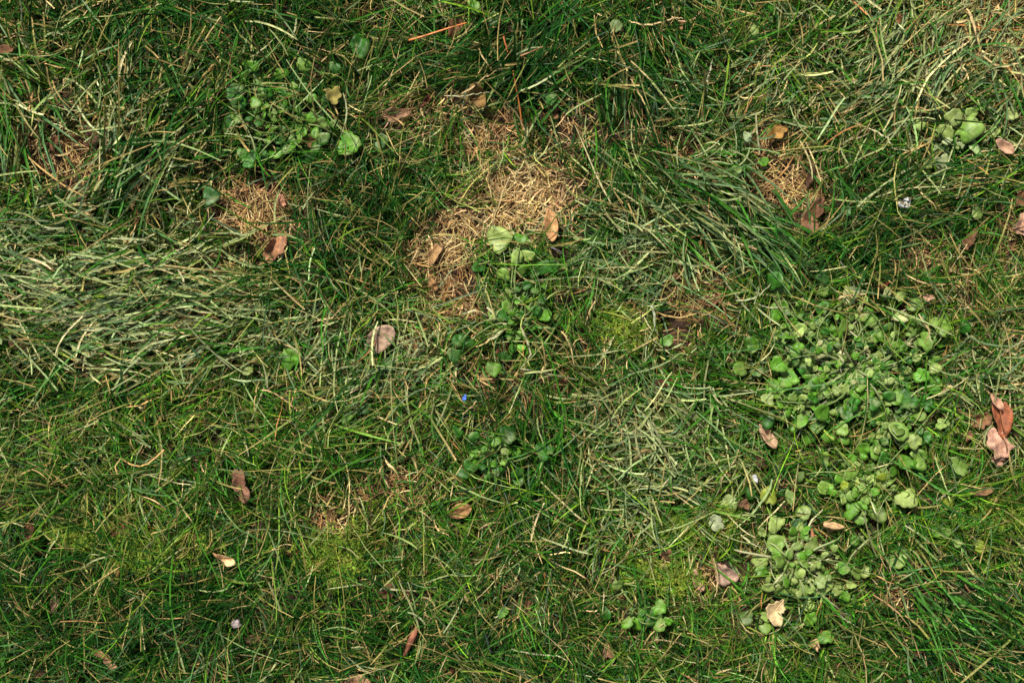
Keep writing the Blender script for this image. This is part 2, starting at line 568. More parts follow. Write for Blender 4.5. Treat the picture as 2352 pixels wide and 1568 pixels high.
def green_colors(DX, DY):
    n = len(DX)
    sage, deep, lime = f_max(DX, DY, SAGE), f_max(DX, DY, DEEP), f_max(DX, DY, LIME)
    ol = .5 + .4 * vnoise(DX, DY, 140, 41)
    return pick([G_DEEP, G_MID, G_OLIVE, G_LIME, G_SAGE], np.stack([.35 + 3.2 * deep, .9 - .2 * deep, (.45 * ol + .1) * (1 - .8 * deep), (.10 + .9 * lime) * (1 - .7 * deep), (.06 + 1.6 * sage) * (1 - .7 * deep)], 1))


def straw_colors(DX, DY, brown=.08):
    n = len(DX)
    cor = 1 - .8 * gauss(DX, DY, 2310, 70, 180, 160)
    return pick([S_PALE, S_STRAW, S_TAN, S_ORANGE, S_BROWN, (.30, .31, .09), (.40, .42, .20)], np.stack([np.full(n, .35), np.full(n, .32), np.full(n, .11), np.full(n, .05), np.full(n, brown), np.full(n, .45) * cor, np.full(n, .35) * cor], 1))


# ------------------------------------------------------------------ leaves
def leaf_shape(kind, L, Wd, nth, rings, cup, fold, wave, r, thick=.00035):
    """closed thin leaf: base at the origin, tip along +x. returns verts, quads, lc"""
    th = np.linspace(0, 2 * PI, nth, endpoint=False)
    if kind == 'round':
        rr = 1 + .06 * np.cos(th * r.integers(7, 11) + r.uniform(0, 6)) + .05 * r.normal(0, 1, nth)
        rr = rr + .10 * np.cos(2 * th + r.uniform(0, 6)) + .09 * np.cos(3 * th + r.uniform(0, 6))
        rr = rr * (1 - r.uniform(.1, .5) * np.exp(-((th - PI) / .42) ** 2))
        if r.random() < .35:   # a bite or torn edge
            rr = rr * (1 - r.uniform(.2, .5) * np.exp(-((th - r.uniform(.3, 6)) / .25) ** 2))
        cx, ox, oy = L * .5, rr * np.cos(th) * L * .5, rr * np.sin(th) * Wd * .5
    elif kind == 'ellip':
        e = np.abs(np.sin(th)) ** 1.15 * np.sign(np.sin(th))
        rr = 1 + .035 * r.normal(0, 1, nth)
        cx, ox, oy = L * .5, np.cos(th) * L * .5, e * rr * Wd * .5 * (1 + .15 * np.cos(th))
    elif kind == 'oak':
        rr = 1 + .24 * np.cos(th * 7 + .4) + .05 * r.normal(0, 1, nth)
        cx, ox, oy = L * .5, np.cos(th) * L * .5 * (1 + .06 * np.cos(7 * th)), np.sin(th) * rr * Wd * .5 * (1 + .25 * np.cos(th))
    else:  # torn fragment
        ph = r.uniform(0, 6, 4)
        rr = 1 + .16 * np.cos(2 * th + ph[0]) + .14 * np.cos(3 * th + ph[1]) + .10 * np.cos(5 * th + ph[2]) + .09 * r.normal(0, 1, nth)
        cx, ox, oy = L * .5, rr * np.cos(th) * L * .5, rr * np.sin(th) * Wd * .5
    fr = np.linspace(0, 1, rings + 1)[1:]
    X = np.concatenate([[cx]] + [cx + ox * f for f in fr])
    Y = np.concatenate([[0]] + [oy * f for f in fr])
    q = (X - cx) / (L * .5)
    s = Y / (Wd * .5)
    Z = cup * L * (q * q * .6 + s * s * .4) + fold * np.abs(Y) + wave * L * vnoise(X, Y, L * .3, int(r.integers(1, 9999)))
    Z = Z - Z.min()
    top = np.stack([X, Y, Z], -1)
    n1 = len(top)
    bot = top - [0, 0, thick]
    V = np.concatenate([top, bot])
    F = []
    for k in range(nth):
        k2 = (k + 1) % nth
        F.append((0, 1 + k, 1 + k2, 1 + k2))
        F.append((n1, n1 + 1 + k2, n1 + 1 + k, n1 + 1 + k))
        for g in range(rings - 1):
            a, b = 1 + g * nth + k, 1 + g * nth + k2
            F.append((a, a + nth, b + nth, b))
            F.append((n1 + a, n1 + b, n1 + b + nth, n1 + a + nth))
        a, b = 1 + (rings - 1) * nth + k, 1 + (rings - 1) * nth + k2
        F.append((a, n1 + a, n1 + b, b))
    lc = np.stack([X / L, Y / L, 0 * X], -1)
    return V, F, np.concatenate([lc, lc])


def rot_xyz(V, yaw, pitch=0.0, roll=0.0):
    cr, sr, cp, sp_, cy, sy = math.cos(roll), math.sin(roll), math.cos(pitch), math.sin(pitch), math.cos(yaw), math.sin(yaw)
    Rx = np.array([[1, 0, 0], [0, cr, -sr], [0, sr, cr]])
    Ry = np.array([[cp, 0, -sp_], [0, 1, 0], [sp_, 0, cp]])
    Rz = np.array([[cy, -sy, 0], [sy, cy, 0], [0, 0, 1]])
    return V @ (Rz @ Ry @ Rx).T


def poly_obj(name, V, F, mat, origin, parent=None, porg=None, cols=None, lc=None):
    """like mesh_obj for a mixed list of quads / degenerate quads (triangles)"""
    origin = np.asarray(origin, float)
    me = bpy.data.meshes.new(name)
    F2 = [tuple(dict.fromkeys(f)) for f in F]
    me.from_pydata([tuple(p) for p in (np.asarray(V) - origin)], [], F2)
    me.polygons.foreach_set('use_smooth', np.ones(len(F2), bool))
    if cols is not None:
        a = me.attributes.new('Col', 'FLOAT_COLOR', 'POINT')
        c4 = np.ones((len(V), 4), np.float32); c4[:, :3] = cols
        a.data.foreach_set('color', c4.ravel())
    if lc is not None:
        a = me.attributes.new('lc', 'FLOAT_VECTOR', 'POINT')
        a.data.foreach_set('vector', np.asarray(lc, np.float32).ravel())
    me.materials.append(mat)
    o = bpy.data.objects.new(name, me)
    COL.objects.link(o)
    if parent is not None:
        o.parent = parent
        o.location = origin - np.asarray(porg)
    else:
        o.location = origin
    return o


def tube(pts, radii, k=5):
    pts = np.asarray(pts, float)
    n = len(pts)
    T = np.gradient(pts, axis=0)
    T /= np.linalg.norm(T, axis=1, keepdims=True) + 1e-9
    B = np.cross(T, [0, 0, 1.0])
    bl = np.linalg.norm(B, axis=1, keepdims=True)
    B = np.where(bl > .05, B / (bl + 1e-9), [1.0, 0, 0])
    N = np.cross(B, T)
    V, F = [], []
    for i in range(n):
        for j in range(k):
            a = 2 * PI * j / k
            V.append(pts[i] + radii[i] * (B[i] * math.cos(a) + N[i] * math.sin(a)))
    for i in range(n - 1):
        for j in range(k):
            j2 = (j + 1) % k
            F.append((i * k + j, i * k + j2, (i + 1) * k + j2, (i + 1) * k + j))
    c0, c1 = len(V), len(V) + 1
    V += [pts[0], pts[-1]]
    for j in range(k):
        j2 = (j + 1) % k
        F.append((c0, j2, j, j))
        F.append((c1, (n - 1) * k + j, (n - 1) * k + j2, (n - 1) * k + j2))
    return np.array(V), F


def at(dx, dy, z):
    """the place that shows at (dx,dy) of the picture when it lies z above the mean ground"""
    s = 1 - z / CAMH
    return float(wx(dx)) * s, float(wy(dy)) * s


# ---- dead leaves, chips -------------------------------------------------
RB, TB, PK, TN, DK, OR, OL, CR = (.21, .085, .035), (.30, .16, .075), (.46, .27, .19), (.50, .30, .13), (.10, .042, .020), (.52, .22, .07), (.28, .17, .035), (.66, .50, .28)
# (x, y, length, width, direction deg, shape, colour, height mm, how clear 0..1, label)
DEADL = [
    (8, 117, 46, 24, 20, 'ellip', RB, 22, .9, 'small dull brown dead leaf among straw near the bittercress-free grass edge'),
    (125, 330, 36, 18, 80, 'frag', RB, 6, .7, 'curled reddish brown leaf scrap on the bare soil hollow'),
    (207, 318, 40, 34, 20, 'frag', DK, 6, .7, 'dark brown leaf scrap at the shaded rim of the soil hollow'),
    (315, 310, 40, 22, -65, 'frag', RB, 10, .7, 'narrow dark brown leaf scrap between coarse blades beside the soil hollow'),
    (717, 326, 56, 30, 5, 'frag', (.30, .12, .06), 16, .97, 'squarish red brown leaf piece under the toothed weed leaves'),
    (648, 461, 30, 13, -70, 'frag', (.58, .26, .17), 20, .95, 'tiny salmon pink leaf flake beside tan thatch'),
    (765, 222, 42, 34, -30, 'frag', (.24, .22, .045), 20, .95, 'yellowing olive leaf beside the toothed bittercress rosette'),
    (1044, 62, 62, 34, 70, 'ellip', RB, 10, .75, 'brown dead leaf lying under the long orange pine needle'),
    (1097, 217, 66, 36, -68, 'ellip', (.26, .145, .035), 14, .9, 'olive brown oval leaf with a clear midrib, half hidden by green blades'),
    (910, 263, 56, 30, 15, 'frag', (.36, .19, .10), 16, .93, 'curled tan leaf with a long thin stalk'),
    (981, 232, 30, 14, 40, 'frag', (.16, .035, .025), 10, .8, 'small wine red leaf scrap in combed grass'),
    (1264, 263, 34, 20, 15, 'frag', RB, 8, .8, 'red brown leaf scrap near the hanging orange needle'),
    (1267, 515, 84, 30, -84, 'ellip', (.52, .27, .11), 12, 1.0, 'long tan leaf rolled lengthwise on the pale bare patch'),
    (1781, 303, 56, 30, 25, 'oak', (.36, .19, .035), 10, .9, 'lobed ochre leaf close to a frosty pale weed leaf'),
    (1861, 403, 46, 18, 84, 'frag', DK, 12, .95, 'narrow dark brown leaf standing at the edge of dry thatch'),
    (1863, 497, 74, 46, 62, 'frag', (.24, .105, .055), 16, 1.0, 'jagged brown leaf with a torn tip near the dry thatch patch'),
    (2306, 337, 50, 24, -36, 'ellip', (.50, .29, .20), 22, 1.0, 'pinkish tan leaf beside the pale crumpled weed leaf'),
    (2061, 40, 30, 12, -80, 'frag', OR, 16, .9, 'tiny orange brown leaf sliver in straw'),
    (2341, 457, 36, 22, 70, 'frag', RB, 10, .8, 'brown leaf scrap next to a pink one'),
    (2347, 512, 42, 26, 80, 'frag', PK, 14, .9, 'pink tan leaf scrap next to a brown one'),
    (630, 571, 64, 42, 62, 'frag', (.40, .18, .09), 22, 1.0, 'rust brown jagged leaf on a long stalk in dark grass'),
    (503, 621, 36, 24, 10, 'frag', (.27, .10, .05), 10, .85, 'red brown leaf scrap beside flattened sage grass'),
    (567, 583, 32, 18, 20, 'frag', DK, 10, .7, 'dark leaf scrap next to the rust brown stalked leaf'),
    (47, 793, 46, 30, -20, 'frag', DK, 8, .7, 'dark brown leaf sunk near the flattened sage grass'),
    (873, 780, 88, 52, 42, 'ellip', (.42, .28, .21), 14, .72, 'pale pinkish leaf underside crossed by grass blades'),
    (997, 583, 52, 26, 68, 'frag', (.42, .24, .10), 12, .9, 'tan leaf piece beside the large dull weed leaf'),
    (994, 652, 34, 18, -70, 'frag', (.36, .19, .07), 10, .85, 'small tan leaf scrap on brown thatch'),
    (1527, 876, 46, 22, 12, 'frag', (.19, .055, .030), 10, .92, 'dark maroon leaf under thin grass blades'),
    (1154, 800, 38, 24, 70, 'frag', (.22, .07, .04), 8, .8, 'red brown leaf scrap under the bittercress stalks'),
    (2251, 966, 46, 32, 25, 'oak', (.30, .13, .06), 12, .9, 'small brown lobed leaf tucked beside the red oak leaf'),
    (1761, 1003, 66, 28, -58, 'ellip', (.48, .31, .20), 14, .96, 'fibrous pinkish tan leaf strip near the large bittercress rosette'),
    (1575, 856, 34, 18, 40, 'frag', DK, 8, .8, 'dark brown scrap at the root of the spreading grass tuft'),
    (2225, 553, 44, 24, 65, 'frag', (.20, .09, .04), 10, .85, 'dull brown leaf in olive grass'),
    (2345, 528, 34, 22, 10, 'frag', PK, 14, .9, 'pale pink leaf tip in olive grass'),
    (2026, 655, 28, 10, 15, 'frag', (.32, .05, .03), 14, .95, 'tiny bright red leaf flake near the large rosette'),
    (552, 1115, 70, 36, -78, 'frag', (.24, .11, .07), 12, .9, 'brown leaf standing in short green grass'),
    (67, 1222, 40, 26, 70, 'frag', (.17, .07, .03), 8, .8, 'dark brown leaf beside a deep gap in the turf'),
    (273, 1215, 34, 22, 60, 'frag', RB, 10, .85, 'red brown leaf scrap next to yellow green moss'),
    (440, 1232, 34, 22, -40, 'frag', (.19, .08, .04), 10, .85, 'brown leaf scrap beside the orange cream leaf'),
    (277, 1302, 50, 13, 75, 'ellip', (.25, .10, .04), 12, .9, 'thin brown leaf sliver beside mossy grass'),
    (670, 1267, 40, 12, 5, 'ellip', (.22, .05, .03), 10, .9, 'thin dark red leaf sliver in dark grass'),
    (582, 1465, 46, 18, 12, 'frag', (.24, .13, .06), 10, .85, 'brown leaf strip near the mauve pebble'),
    (247, 1510, 66, 18, -32, 'frag', (.40, .21, .12), 14, .9, 'tan brown split leaf strip in dark short grass'),
    (128, 1388, 40, 20, 80, 'frag', (.42, .25, .19), 8, .8, 'faded pinkish leaf sunk in dark grass'),
    (90, 1545, 38, 20, 10, 'frag', DK, 8, .8, 'almost black leaf scrap in dark grass'),
    (1057, 1173, 58, 34, 18, 'ellip', (.42, .22, .08), 12, .92, 'ochre brown leaf with ribbed veins in fine green grass'),
    (822, 1562, 60, 34, 5, 'ellip', (.44, .25, .13), 14, .97, 'smooth tan brown leaf with rounded top'),
    (891, 1358, 46, 34, 40, 'frag', (.20, .075, .035), 6, .8, 'dark red brown leaf litter in a small hollow'),
    (1027, 1537, 34, 22, -10, 'frag', RB, 8, .8, 'small brown leaf scrap near the dark slender twig'),
    (1394, 1495, 38, 24, 80, 'frag', (.40, .22, .12), 10, .85, 'tan leaf scrap next to a pair of round weed leaves'),
    (1211, 1388, 38, 18, 85, 'frag', (.24, .10, .05), 8, .85, 'brown leaf scrap beside small clover green leaves'),
    (1537, 1275, 40, 24, -30, 'frag', (.32, .15, .08), 10, .85, 'brown curled leaf near the yellow green moss'),
    (1484, 1285, 34, 16, 65, 'frag', RB, 8, .85, 'narrow brown leaf beside moss clump'),
    (1835, 1233, 56, 44, 60, 'frag', (.33, .15, .07), 14, 1.0, 'broad warm brown leaf near the pale rosette crown'),
    (2251, 1128, 54, 20, 5, 'ellip', (.30, .16, .08), 18, 1.0, 'brown spindle shaped dry leaf on green grass'),
    (1745, 1062, 38, 26, -60, 'frag', DK, 4, .8, 'dark brown leaf inside the gap near the pink strip'),
    (1668, 1315, 60, 40, -60, 'frag', (.40, .26, .21), 12, .95, 'crumpled greyish pink leaf beside the pale rosette'),
    (1600, 1332, 50, 24, -70, 'frag', (.42, .25, .17), 12, .9, 'narrow tan pink leaf with greyish edge'),
    (2290, 1055, 40, 24, 10, 'frag', (.50, .27, .21), 14, .95, 'salmon leaf tip near the red oak leaf pair'),
    (1871, 1478, 30, 20, -50, 'frag', (.56, .38, .20), 16, .95, 'small peach coloured dry leaf scrap near the pale rosette'),
    (1781, 1402, 56, 44, 60, 'frag', (.62, .48, .26), 22, 1.0, 'cream dried leaf between dark trefoil leaves'),
    (518, 1278, 56, 22, -32, 'ellip', (.66, .33, .14), 24, 1.0, 'orange and cream leaf curled on top of short dark grass'),
    (1708, 1157, 24, 22, 0, 'frag', (.24, .11, .06), 16, 1.0, 'small brown bud scale between round weed leaves'),
    (2131, 683, 22, 18, 10, 'frag', (.55, .33, .22), 16, 1.0, 'little peach leaf crumb beside the large rosette'),
    (2225, 1000, 22, 14, 50, 'frag', (.36, .15, .08), 12, .9, 'brown leaf crumb beside the lobed brown leaf'),
    (310, 500, 34, 18, 60, 'frag', RB, 8, .6, 'brown leaf scrap buried in combed coarse grass'),
    (1560, 60, 30, 16, 40, 'frag', (.30, .15, .06), 10, .8, 'tan leaf scrap in tall dark grass'),
    (2100, 1500, 30, 18, 20, 'frag', (.24, .11, .06), 10, .7, 'dull brown scrap in long combed green grass'),
    (1395, 1290, 24, 14, 50, 'frag', (.32, .15, .07), 10, .8, 'brown crumb of leaf in olive grass'),
    (1545, 640, 26, 16, 10, 'frag', (.36, .20, .10), 10, .8, 'light brown scrap near the worm hole'),
    (1290, 870, 40, 22, 60, 'frag', (.27, .13, .06), 7, .7, 'brown leaf scrap in thin straw beside the bittercress'),
    (1640, 690, 30, 22, 70, 'frag', (.23, .09, .04), 7, .75, 'red brown scrap on yellow thatch'),
]
# remove a name that says what is not there
DEADL[0] = DEADL[0][:9] + ('small dull brown dead leaf among pale straw and dark blades',)


def dead_leaf(x, y, L, Wd, deg, kind, colr, h, clr, label, name='dead_leaf', cat='dead leaf', curl=None, mat=None, cols2=None):
    r = np.random.default_rng(int(x * 7 + y))
    z = h * .001
    px, py = at(x, y, z)
    l, wd = L * U, Wd * U
    clr *= .9
    m_ = sum(colr) / 3
    colr = tuple(.93 * (q * .8 + (a_ * m_) * .2) for q, a_ in zip(colr, (1.45, .95, .45)))
    cup = r.uniform(.05, .22) if curl is None else curl
    V, F, lc = leaf_shape(kind, l, wd, 34, 5, cup, r.uniform(0, .5), r.uniform(.12, .26), r)
    V = V - [l * .5, 0, 0]
    yaw = rad(deg) + (PI if r.random() < .5 else 0)
    V = rot_xyz(V, yaw, r.normal(0, .14), r.normal(0, .16))
    org = np.array([px, py, z])
    c = np.tile(np.array(colr), (len(V), 1)) * np.exp(r.normal(0, .05, (len(V), 1)))
    if cols2 is not None:
        k = np.clip(lc[:, 0:1] * 1.4 - .2, 0, 1)
        c = c * (1 - k) + np.array(cols2) * k
    o = poly_obj(name, V + org, F, mat or M_DEAD, org, cols=c, lc=lc)
    tag(o, label, cat, 'dead leaves and leaf scraps in the lawn')
    if L >= 44:
        # midrib as a raised vein along the leaf
        t = np.linspace(.06, .96, 7)
        vb = V[:len(V) // 2]
        pts = []
        for q in t:
            d = (lc[:len(vb), 0] - q) ** 2 + (lc[:len(vb), 1]) ** 2
            k = np.argsort(d)[:3]
            wgt = 1 / (d[k] + 1e-5)
            pts.append((vb[k] * wgt[:, None]).sum(0) / wgt.sum() + [0, 0, .0001])
        tv, tf = tube(np.array(pts) + org, np.linspace(.0006, .0002, 7), 4)
        poly_obj('midrib', tv, tf, M_STALK, org, o, org, cols=np.tile(np.array(colr) * 1.15, (len(tv), 1)))
    clear(px, py, l * .5, wd * .5, rad(deg), z, clr)
    return o


for a in DEADL:
    dead_leaf(*a, cols2=(.70, .52, .28) if a[0] == 518 else None)


def stalk_of(o, pts, r0, r1, colr, z=.016):
    P = []
    for (dx, dy, zz) in pts:
        px, py = at(dx, dy, zz * .001)
        P.append((px, py, zz * .001))
    tv, tf = tube(P, np.linspace(r0, r1, len(P)), 5)
    return poly_obj('stalk', tv, tf, M_STALK, o.location, o, o.location, cols=np.tile(np.array(colr), (len(tv), 1)))


def by_xy(x, y):
    px, py = at(x, y, .015)
    return min([o for o in COL.objects if o.name.startswith('dead_leaf')], key=lambda o: (o.location.x - px) ** 2 + (o.location.y - py) ** 2)


stalk_of(by_xy(910, 263), [(900, 270, 17), (888, 288, 19), (874, 307, 17)], .0008, .0004, (.44, .26, .14))
stalk_of(by_xy(630, 571), [(618, 590, 24), (606, 604, 24), (592, 610, 22)], .0009, .0005, (.50, .28, .14))


# the red oak leaf: two lobes and a pale folded tip
def oak_leaf():
    z = .024
    px, py = at(2300, 950, z)
    org = np.array([px, py, z])
    pts = np.array([(2273, 902), (2287, 912), (2300, 932), (2301, 920), (2309, 922), (2322, 940), (2326, 962), (2322, 985), (2312, 1003), (2302, 1008), (2292, 994),
                    (2290, 975), (2281, 960), (2277, 938), (2278, 920)], float)
    cx, cy = pts.mean(0)
    pts = np.concatenate([(pts + np.roll(pts, -1, 0)) * .5, pts], 1).reshape(-1, 2)[:, :]  # densify
    order = np.argsort(-np.arctan2(-(pts[:, 1] - cy), pts[:, 0] - cx))
    pts = pts[order][::-1]
    n = len(pts)
    rings = 4
    X, Y = [cx], [cy]
    for f in np.linspace(0, 1, rings + 1)[1:]:
        X += list(cx + (pts[:, 0] - cx) * f); Y += list(cy + (pts[:, 1] - cy) * f)
    X, Y = np.array(X), np.array(Y)
    s = 1 - z / CAMH
    x, y = wx(X) * s, wy(Y) * s
    q = (X - cx) / 25
    Z = z + .0035 * q * q + .003 * vnoise(X, Y, 26, 77)
    top = np.stack([x, y, Z], -1)
    n1 = len(top)
    V = np.concatenate([top, top - [0, 0, .0004]])
    F = []
    for k in range(n):
        k2 = (k + 1) % n
        F += [(0, 1 + k, 1 + k2, 1 + k2), (n1, n1 + 1 + k2, n1 + 1 + k, n1 + 1 + k)]
        for g in range(rings - 1):
            a, b = 1 + g * n + k, 1 + g * n + k2
            F += [(a, a + n, b + n, b), (n1 + a, n1 + b, n1 + b + n, n1 + a + n)]
        a, b = 1 + (rings - 1) * n + k, 1 + (rings - 1) * n + k2
        F.append((a, n1 + a, n1 + b, b))
    lc = np.stack([(Y - 900) / 110, (X - cx - 4) / 110, 0 * X], -1)
    lc = np.concatenate([lc, lc])
    o = poly_obj('oak_leaf', V, F, M_DEAD, org, cols=np.tile((.30, .095, .04), (len(V), 1)), lc=lc)
    tag(o, 'red brown lobed oak leaf with a split pale tip', 'dead leaf', 'dead leaves and leaf scraps in the lawn')
    clear(px, py, 62 * U, 30 * U, rad(-75), z, 1.0)
    # folded pink tip
    r = np.random.default_rng(5)
    V2, F2, lc2 = leaf_shape('ellip', 46 * U, 17 * U, 18, 3, .1, .3, .05, r)
    a = np.array(at(2275, 903, z + .005))
    V2 = rot_xyz(V2, rad(-52), -.02, .2) + [a[0], a[1], z + .005]
    poly_obj('folded_tip', V2, F2, M_DEAD, org, o, org, cols=np.tile((.56, .30, .20), (len(V2), 1)), lc=lc2)
    P = [(*at(2292 + i * 3, 915 + i * 15, z + .004), z + .0045 - .0002 * i) for i in range(6)]
    tv, tf = tube(P, np.linspace(.0003, .0006, 6), 4)
    poly_obj('midrib', tv, tf, M_STALK, org, o, org, cols=np.tile((.42, .17, .08), (len(tv), 1)))
    P = [(*at(2303, 1000, z), z + .002), (*at(2310, 1018, z), z + .003), (*at(2312, 1035, z), z + .002)]
    tv, tf = tube(P, [.0008, .0006, .0006], 5)
    poly_obj('stalk', tv, tf, M_STALK, org, o, org, cols=np.tile((.40, .2, .1), (len(tv), 1)))


oak_leaf()
dead_leaf(2290, 1015, 76, 48, -55, 'oak', (.54, .30, .23), 20, 1.0, 'dusty pink lobed leaf near the red brown oak leaf', curl=.08)


# ---- wood chips, twigs, needles, pebbles -------------------------------
def chip(x, y, L, Wd, deg, colr, z, label, name='wood_chip', cat='wood chip'):
    r = np.random.default_rng(int(x + y))
    px, py = at(x, y, z)
    l, wd, t = L * U, Wd * U, Wd * U * .3
    n = 9
    V, F = [], []
    for i in range(n):
        u = i / (n - 1)
        h = wd * .5 * (.35 + .65 * math.sin(PI * min(max(u * .8 + .1, 0), 1))) * (1 + .12 * r.normal())
        zz = t * .6 * math.sin(u * PI) + .0005 * r.normal()
        for (a, b) in ((-1, -.5), (-.6, .45), (.1, .6), (.7, .35), (1, -.5), (0, -.8)):
            V.append(((u - .5) * l + .03 * l * r.normal() * (i in (0, n - 1)), a * h, b * t + zz))
    k = 6
    for i in range(n - 1):
        for j in range(k):
            j2 = (j + 1) % k
            F.append((i * k + j, (i + 1) * k + j, (i + 1) * k + j2, i * k + j2))
    F.append(tuple(range(k)))
    F.append(tuple(range((n - 1) * k, n * k))[::-1])
    V = rot_xyz(np.array(V), rad(deg), r.normal(0, .05), r.normal(0, .2))
    org = np.array([px, py, z])
    c = np.tile(np.array(colr), (len(V), 1)) * np.exp(r.normal(0, .15, (len(V), 1)))
    lc = np.stack([V[:, 0] * 0, np.ones(len(V)), V[:, 0] * 0], -1)
    o = poly_obj(name, V + org, F, M_DEAD, org, cols=c, lc=lc)
    tag(o, label, cat)
    clear(px, py, l * .5, wd * .6, rad(deg), z - .002, 1.0)
    return o


chip(1915, 1207, 48, 17, -8, (.66, .42, .20), .022, 'pale tan splintered wood chip beside the warm brown leaf')
chip(1866, 1235, 42, 13, -84, (.30, .13, .06), .016, 'dark brown bark strip beside the warm brown leaf', 'bark_strip', 'bark')
chip(944, 1471, 86, 15, 66, (.27, .10, .055), .016, 'long red brown bark strip in dark fine grass', 'bark_strip', 'bark')


def needle(pts, r0, colr, label, name='pine_needle', cat='pine needle'):
    P = np.array([(*at(a, b, z * .001), z * .001) for a, b, z in pts])
    # smooth resample
    t = np.linspace(0, len(P) - 1, 4 * len(P))
    Q = np.stack([np.interp(t, np.arange(len(P)), P[:, k]) for k in range(3)], -1)
    for _ in range(3):
        Q[1:-1] = (Q[:-2] + 2 * Q[1:-1] + Q[2:]) / 4
    V, F = tube(Q, np.linspace(r0, r0 * .55, len(Q)), 5)
    org = Q[0]
    o = poly_obj(name, V, F, M_STALK, org, cols=np.tile(np.array(colr), (len(V), 1)))
    tag(o, label, cat)
    for q in Q[::3]:
        clear(q[0], q[1], .003, .003, 0, q[2] - .001, .9)
    return o


needle([(939, 93, 32), (975, 83, 33), (1015, 70, 34), (1050, 59, 34), (1072, 53, 32)], .0011, (.60, .20, .045), 'long orange pine needle lying over straw coloured grass')
needle([(1179, 163, 26), (1184, 195, 25), (1191, 230, 22), (1196, 262, 18), (1199, 295, 14)], .0009, (.55, .18, .04), 'orange pine needle hanging down through the dark green tuft')
needle([(1156, 82, 30), (1160, 100, 30), (1167, 122, 28)], .0008, (.52, .13, .05), 'short red orange needle in the dark green tuft')
needle([(1196, 129, 34), (1225, 117, 35), (1252, 105, 34)], .0009, (.38, .18, .08), 'dull brown needle across the dark green tuft')
needle([(1115, 1455, 26), (1121, 1475, 26), (1128, 1500, 24)], .0016, (.035, .03, .045), 'slender blackish twig standing in fine dark grass', 'twig', 'twig')
needle([(1265, 568, 14), (1275, 572, 16), (1290, 580, 14), (1300, 592, 12)], .0012, (.10, .085, .10), 'small grey twig near the rolled tan leaf', 'twig', 'twig')


def pebble(x, y, L, Wd, deg, z, mat, label, name='pebble', cat='pebble', rough=.16, flat=.6):
    import bmesh
    r = np.random.default_rng(int(x))
    bm = bmesh.new()
    bmesh.ops.create_icosphere(bm, subdivisions=3, radius=1)
    V = np.array([v.co[:] for v in bm.verts])
    F = [tuple(v.index for v in f.verts) for f in bm.faces]
    bm.free()
    d = 1 + rough * vnoise(V[:, 0] + V[:, 2] * .7, V[:, 1] - V[:, 2] * .5, .55, int(x)) + rough * .5 * vnoise(V[:, 0] - V[:, 2], V[:, 1] + V[:, 2], .25, int(y))
    V = V * d[:, None] * [L * U * .5, Wd * U * .5, Wd * U * .5 * flat]
    px, py = at(x, y, z)
    org = np.array([px, py, z])
    o = poly_obj(name, rot_xyz(V, rad(deg)) + org, F, mat, org)
    tag(o, label, cat)
    clear(px, py, L * U * .5, Wd * U * .5, rad(deg), z - .003, 1.0)
    return o


pebble(2078, 468, 31, 26, 10, .026, stone_mat('speckled_stone', (.02, .02, .022), (.55, .55, .52), .42, .56, 420), 'white crumbly stone speckled with black', 'stone', 'stone', .35)
pebble(542, 1433, 24, 22, 60, .024, stone_mat('mauve_stone', (.16, .13, .125), (.34, .29, .28), .35, .65, 250), 'mauve grey pebble in dark short grass', rough=.42)
PALE = stone_mat('pale_petal', (.30, .30, .32), (.45, .45, .46), .35, .65, 150)
M_BLUE = stone_mat('blue_plastic', (.05, .12, .55), (.10, .20, .70), .35, .65, 150, .35)


def flake(x, y, L, Wd, deg, z, mat, label, name, cat):
    r = np.random.default_rng(int(x))
    V, F, lc = leaf_shape('frag', L * U, Wd * U, 12, 2, .15, .1, .05, r, .0006)
    px, py = at(x, y, z)
    org = np.array([px, py, z])
    V = rot_xyz(V - [L * U * .5, 0, 0], rad(deg), .1, .2) + org
    tag(poly_obj(name, V, F, mat, org, lc=lc), label, cat)
    clear(px, py, L * U * .5, Wd * U * .5, rad(deg), z - .001, 1.0)


flake(1067, 913, 13, 10, 60, .030, M_BLUE, 'tiny bright blue plastic fragment in mixed grass', 'plastic_fragment', 'plastic')
flake(1733, 1098, 18, 15, -30, .024, PALE, 'small pale lilac petal near the round weed leaves', 'petal', 'petal')

# ------------------------------------------------------------------ weeds
W_DK, W_MD, W_PL, W_DS, W_YL = (.028, .125, .009), (.088, .240, .014), (.250, .350, .085), (.135, .240, .036), (.24, .31, .028)
ST_G, ST_P = (.19, .26, .085), (.46, .46, .24)


def weed_leaf_mesh(name, x, y, z, L, Wd, yaw, pitch, roll, colr, r, parent=None, porg=None, kind='round', nth=22, rings=3):
    V, F, lc = leaf_shape(kind, L, Wd, nth, rings, r.uniform(-.18, .18), r.uniform(-.2, .3), r.uniform(.05, .15), r, .0003)
    V = rot_xyz(V, yaw, pitch, roll)
    org = np.array([x, y, z])
    c = np.tile(np.array(colr), (len(V), 1)) * np.exp(r.normal(0, .05, (len(V), 1)))
    c[:, 1] *= np.exp(r.normal(0, .04))
    return poly_obj(name, V + org, F, M_WEED, org, parent, porg, cols=c, lc=lc)


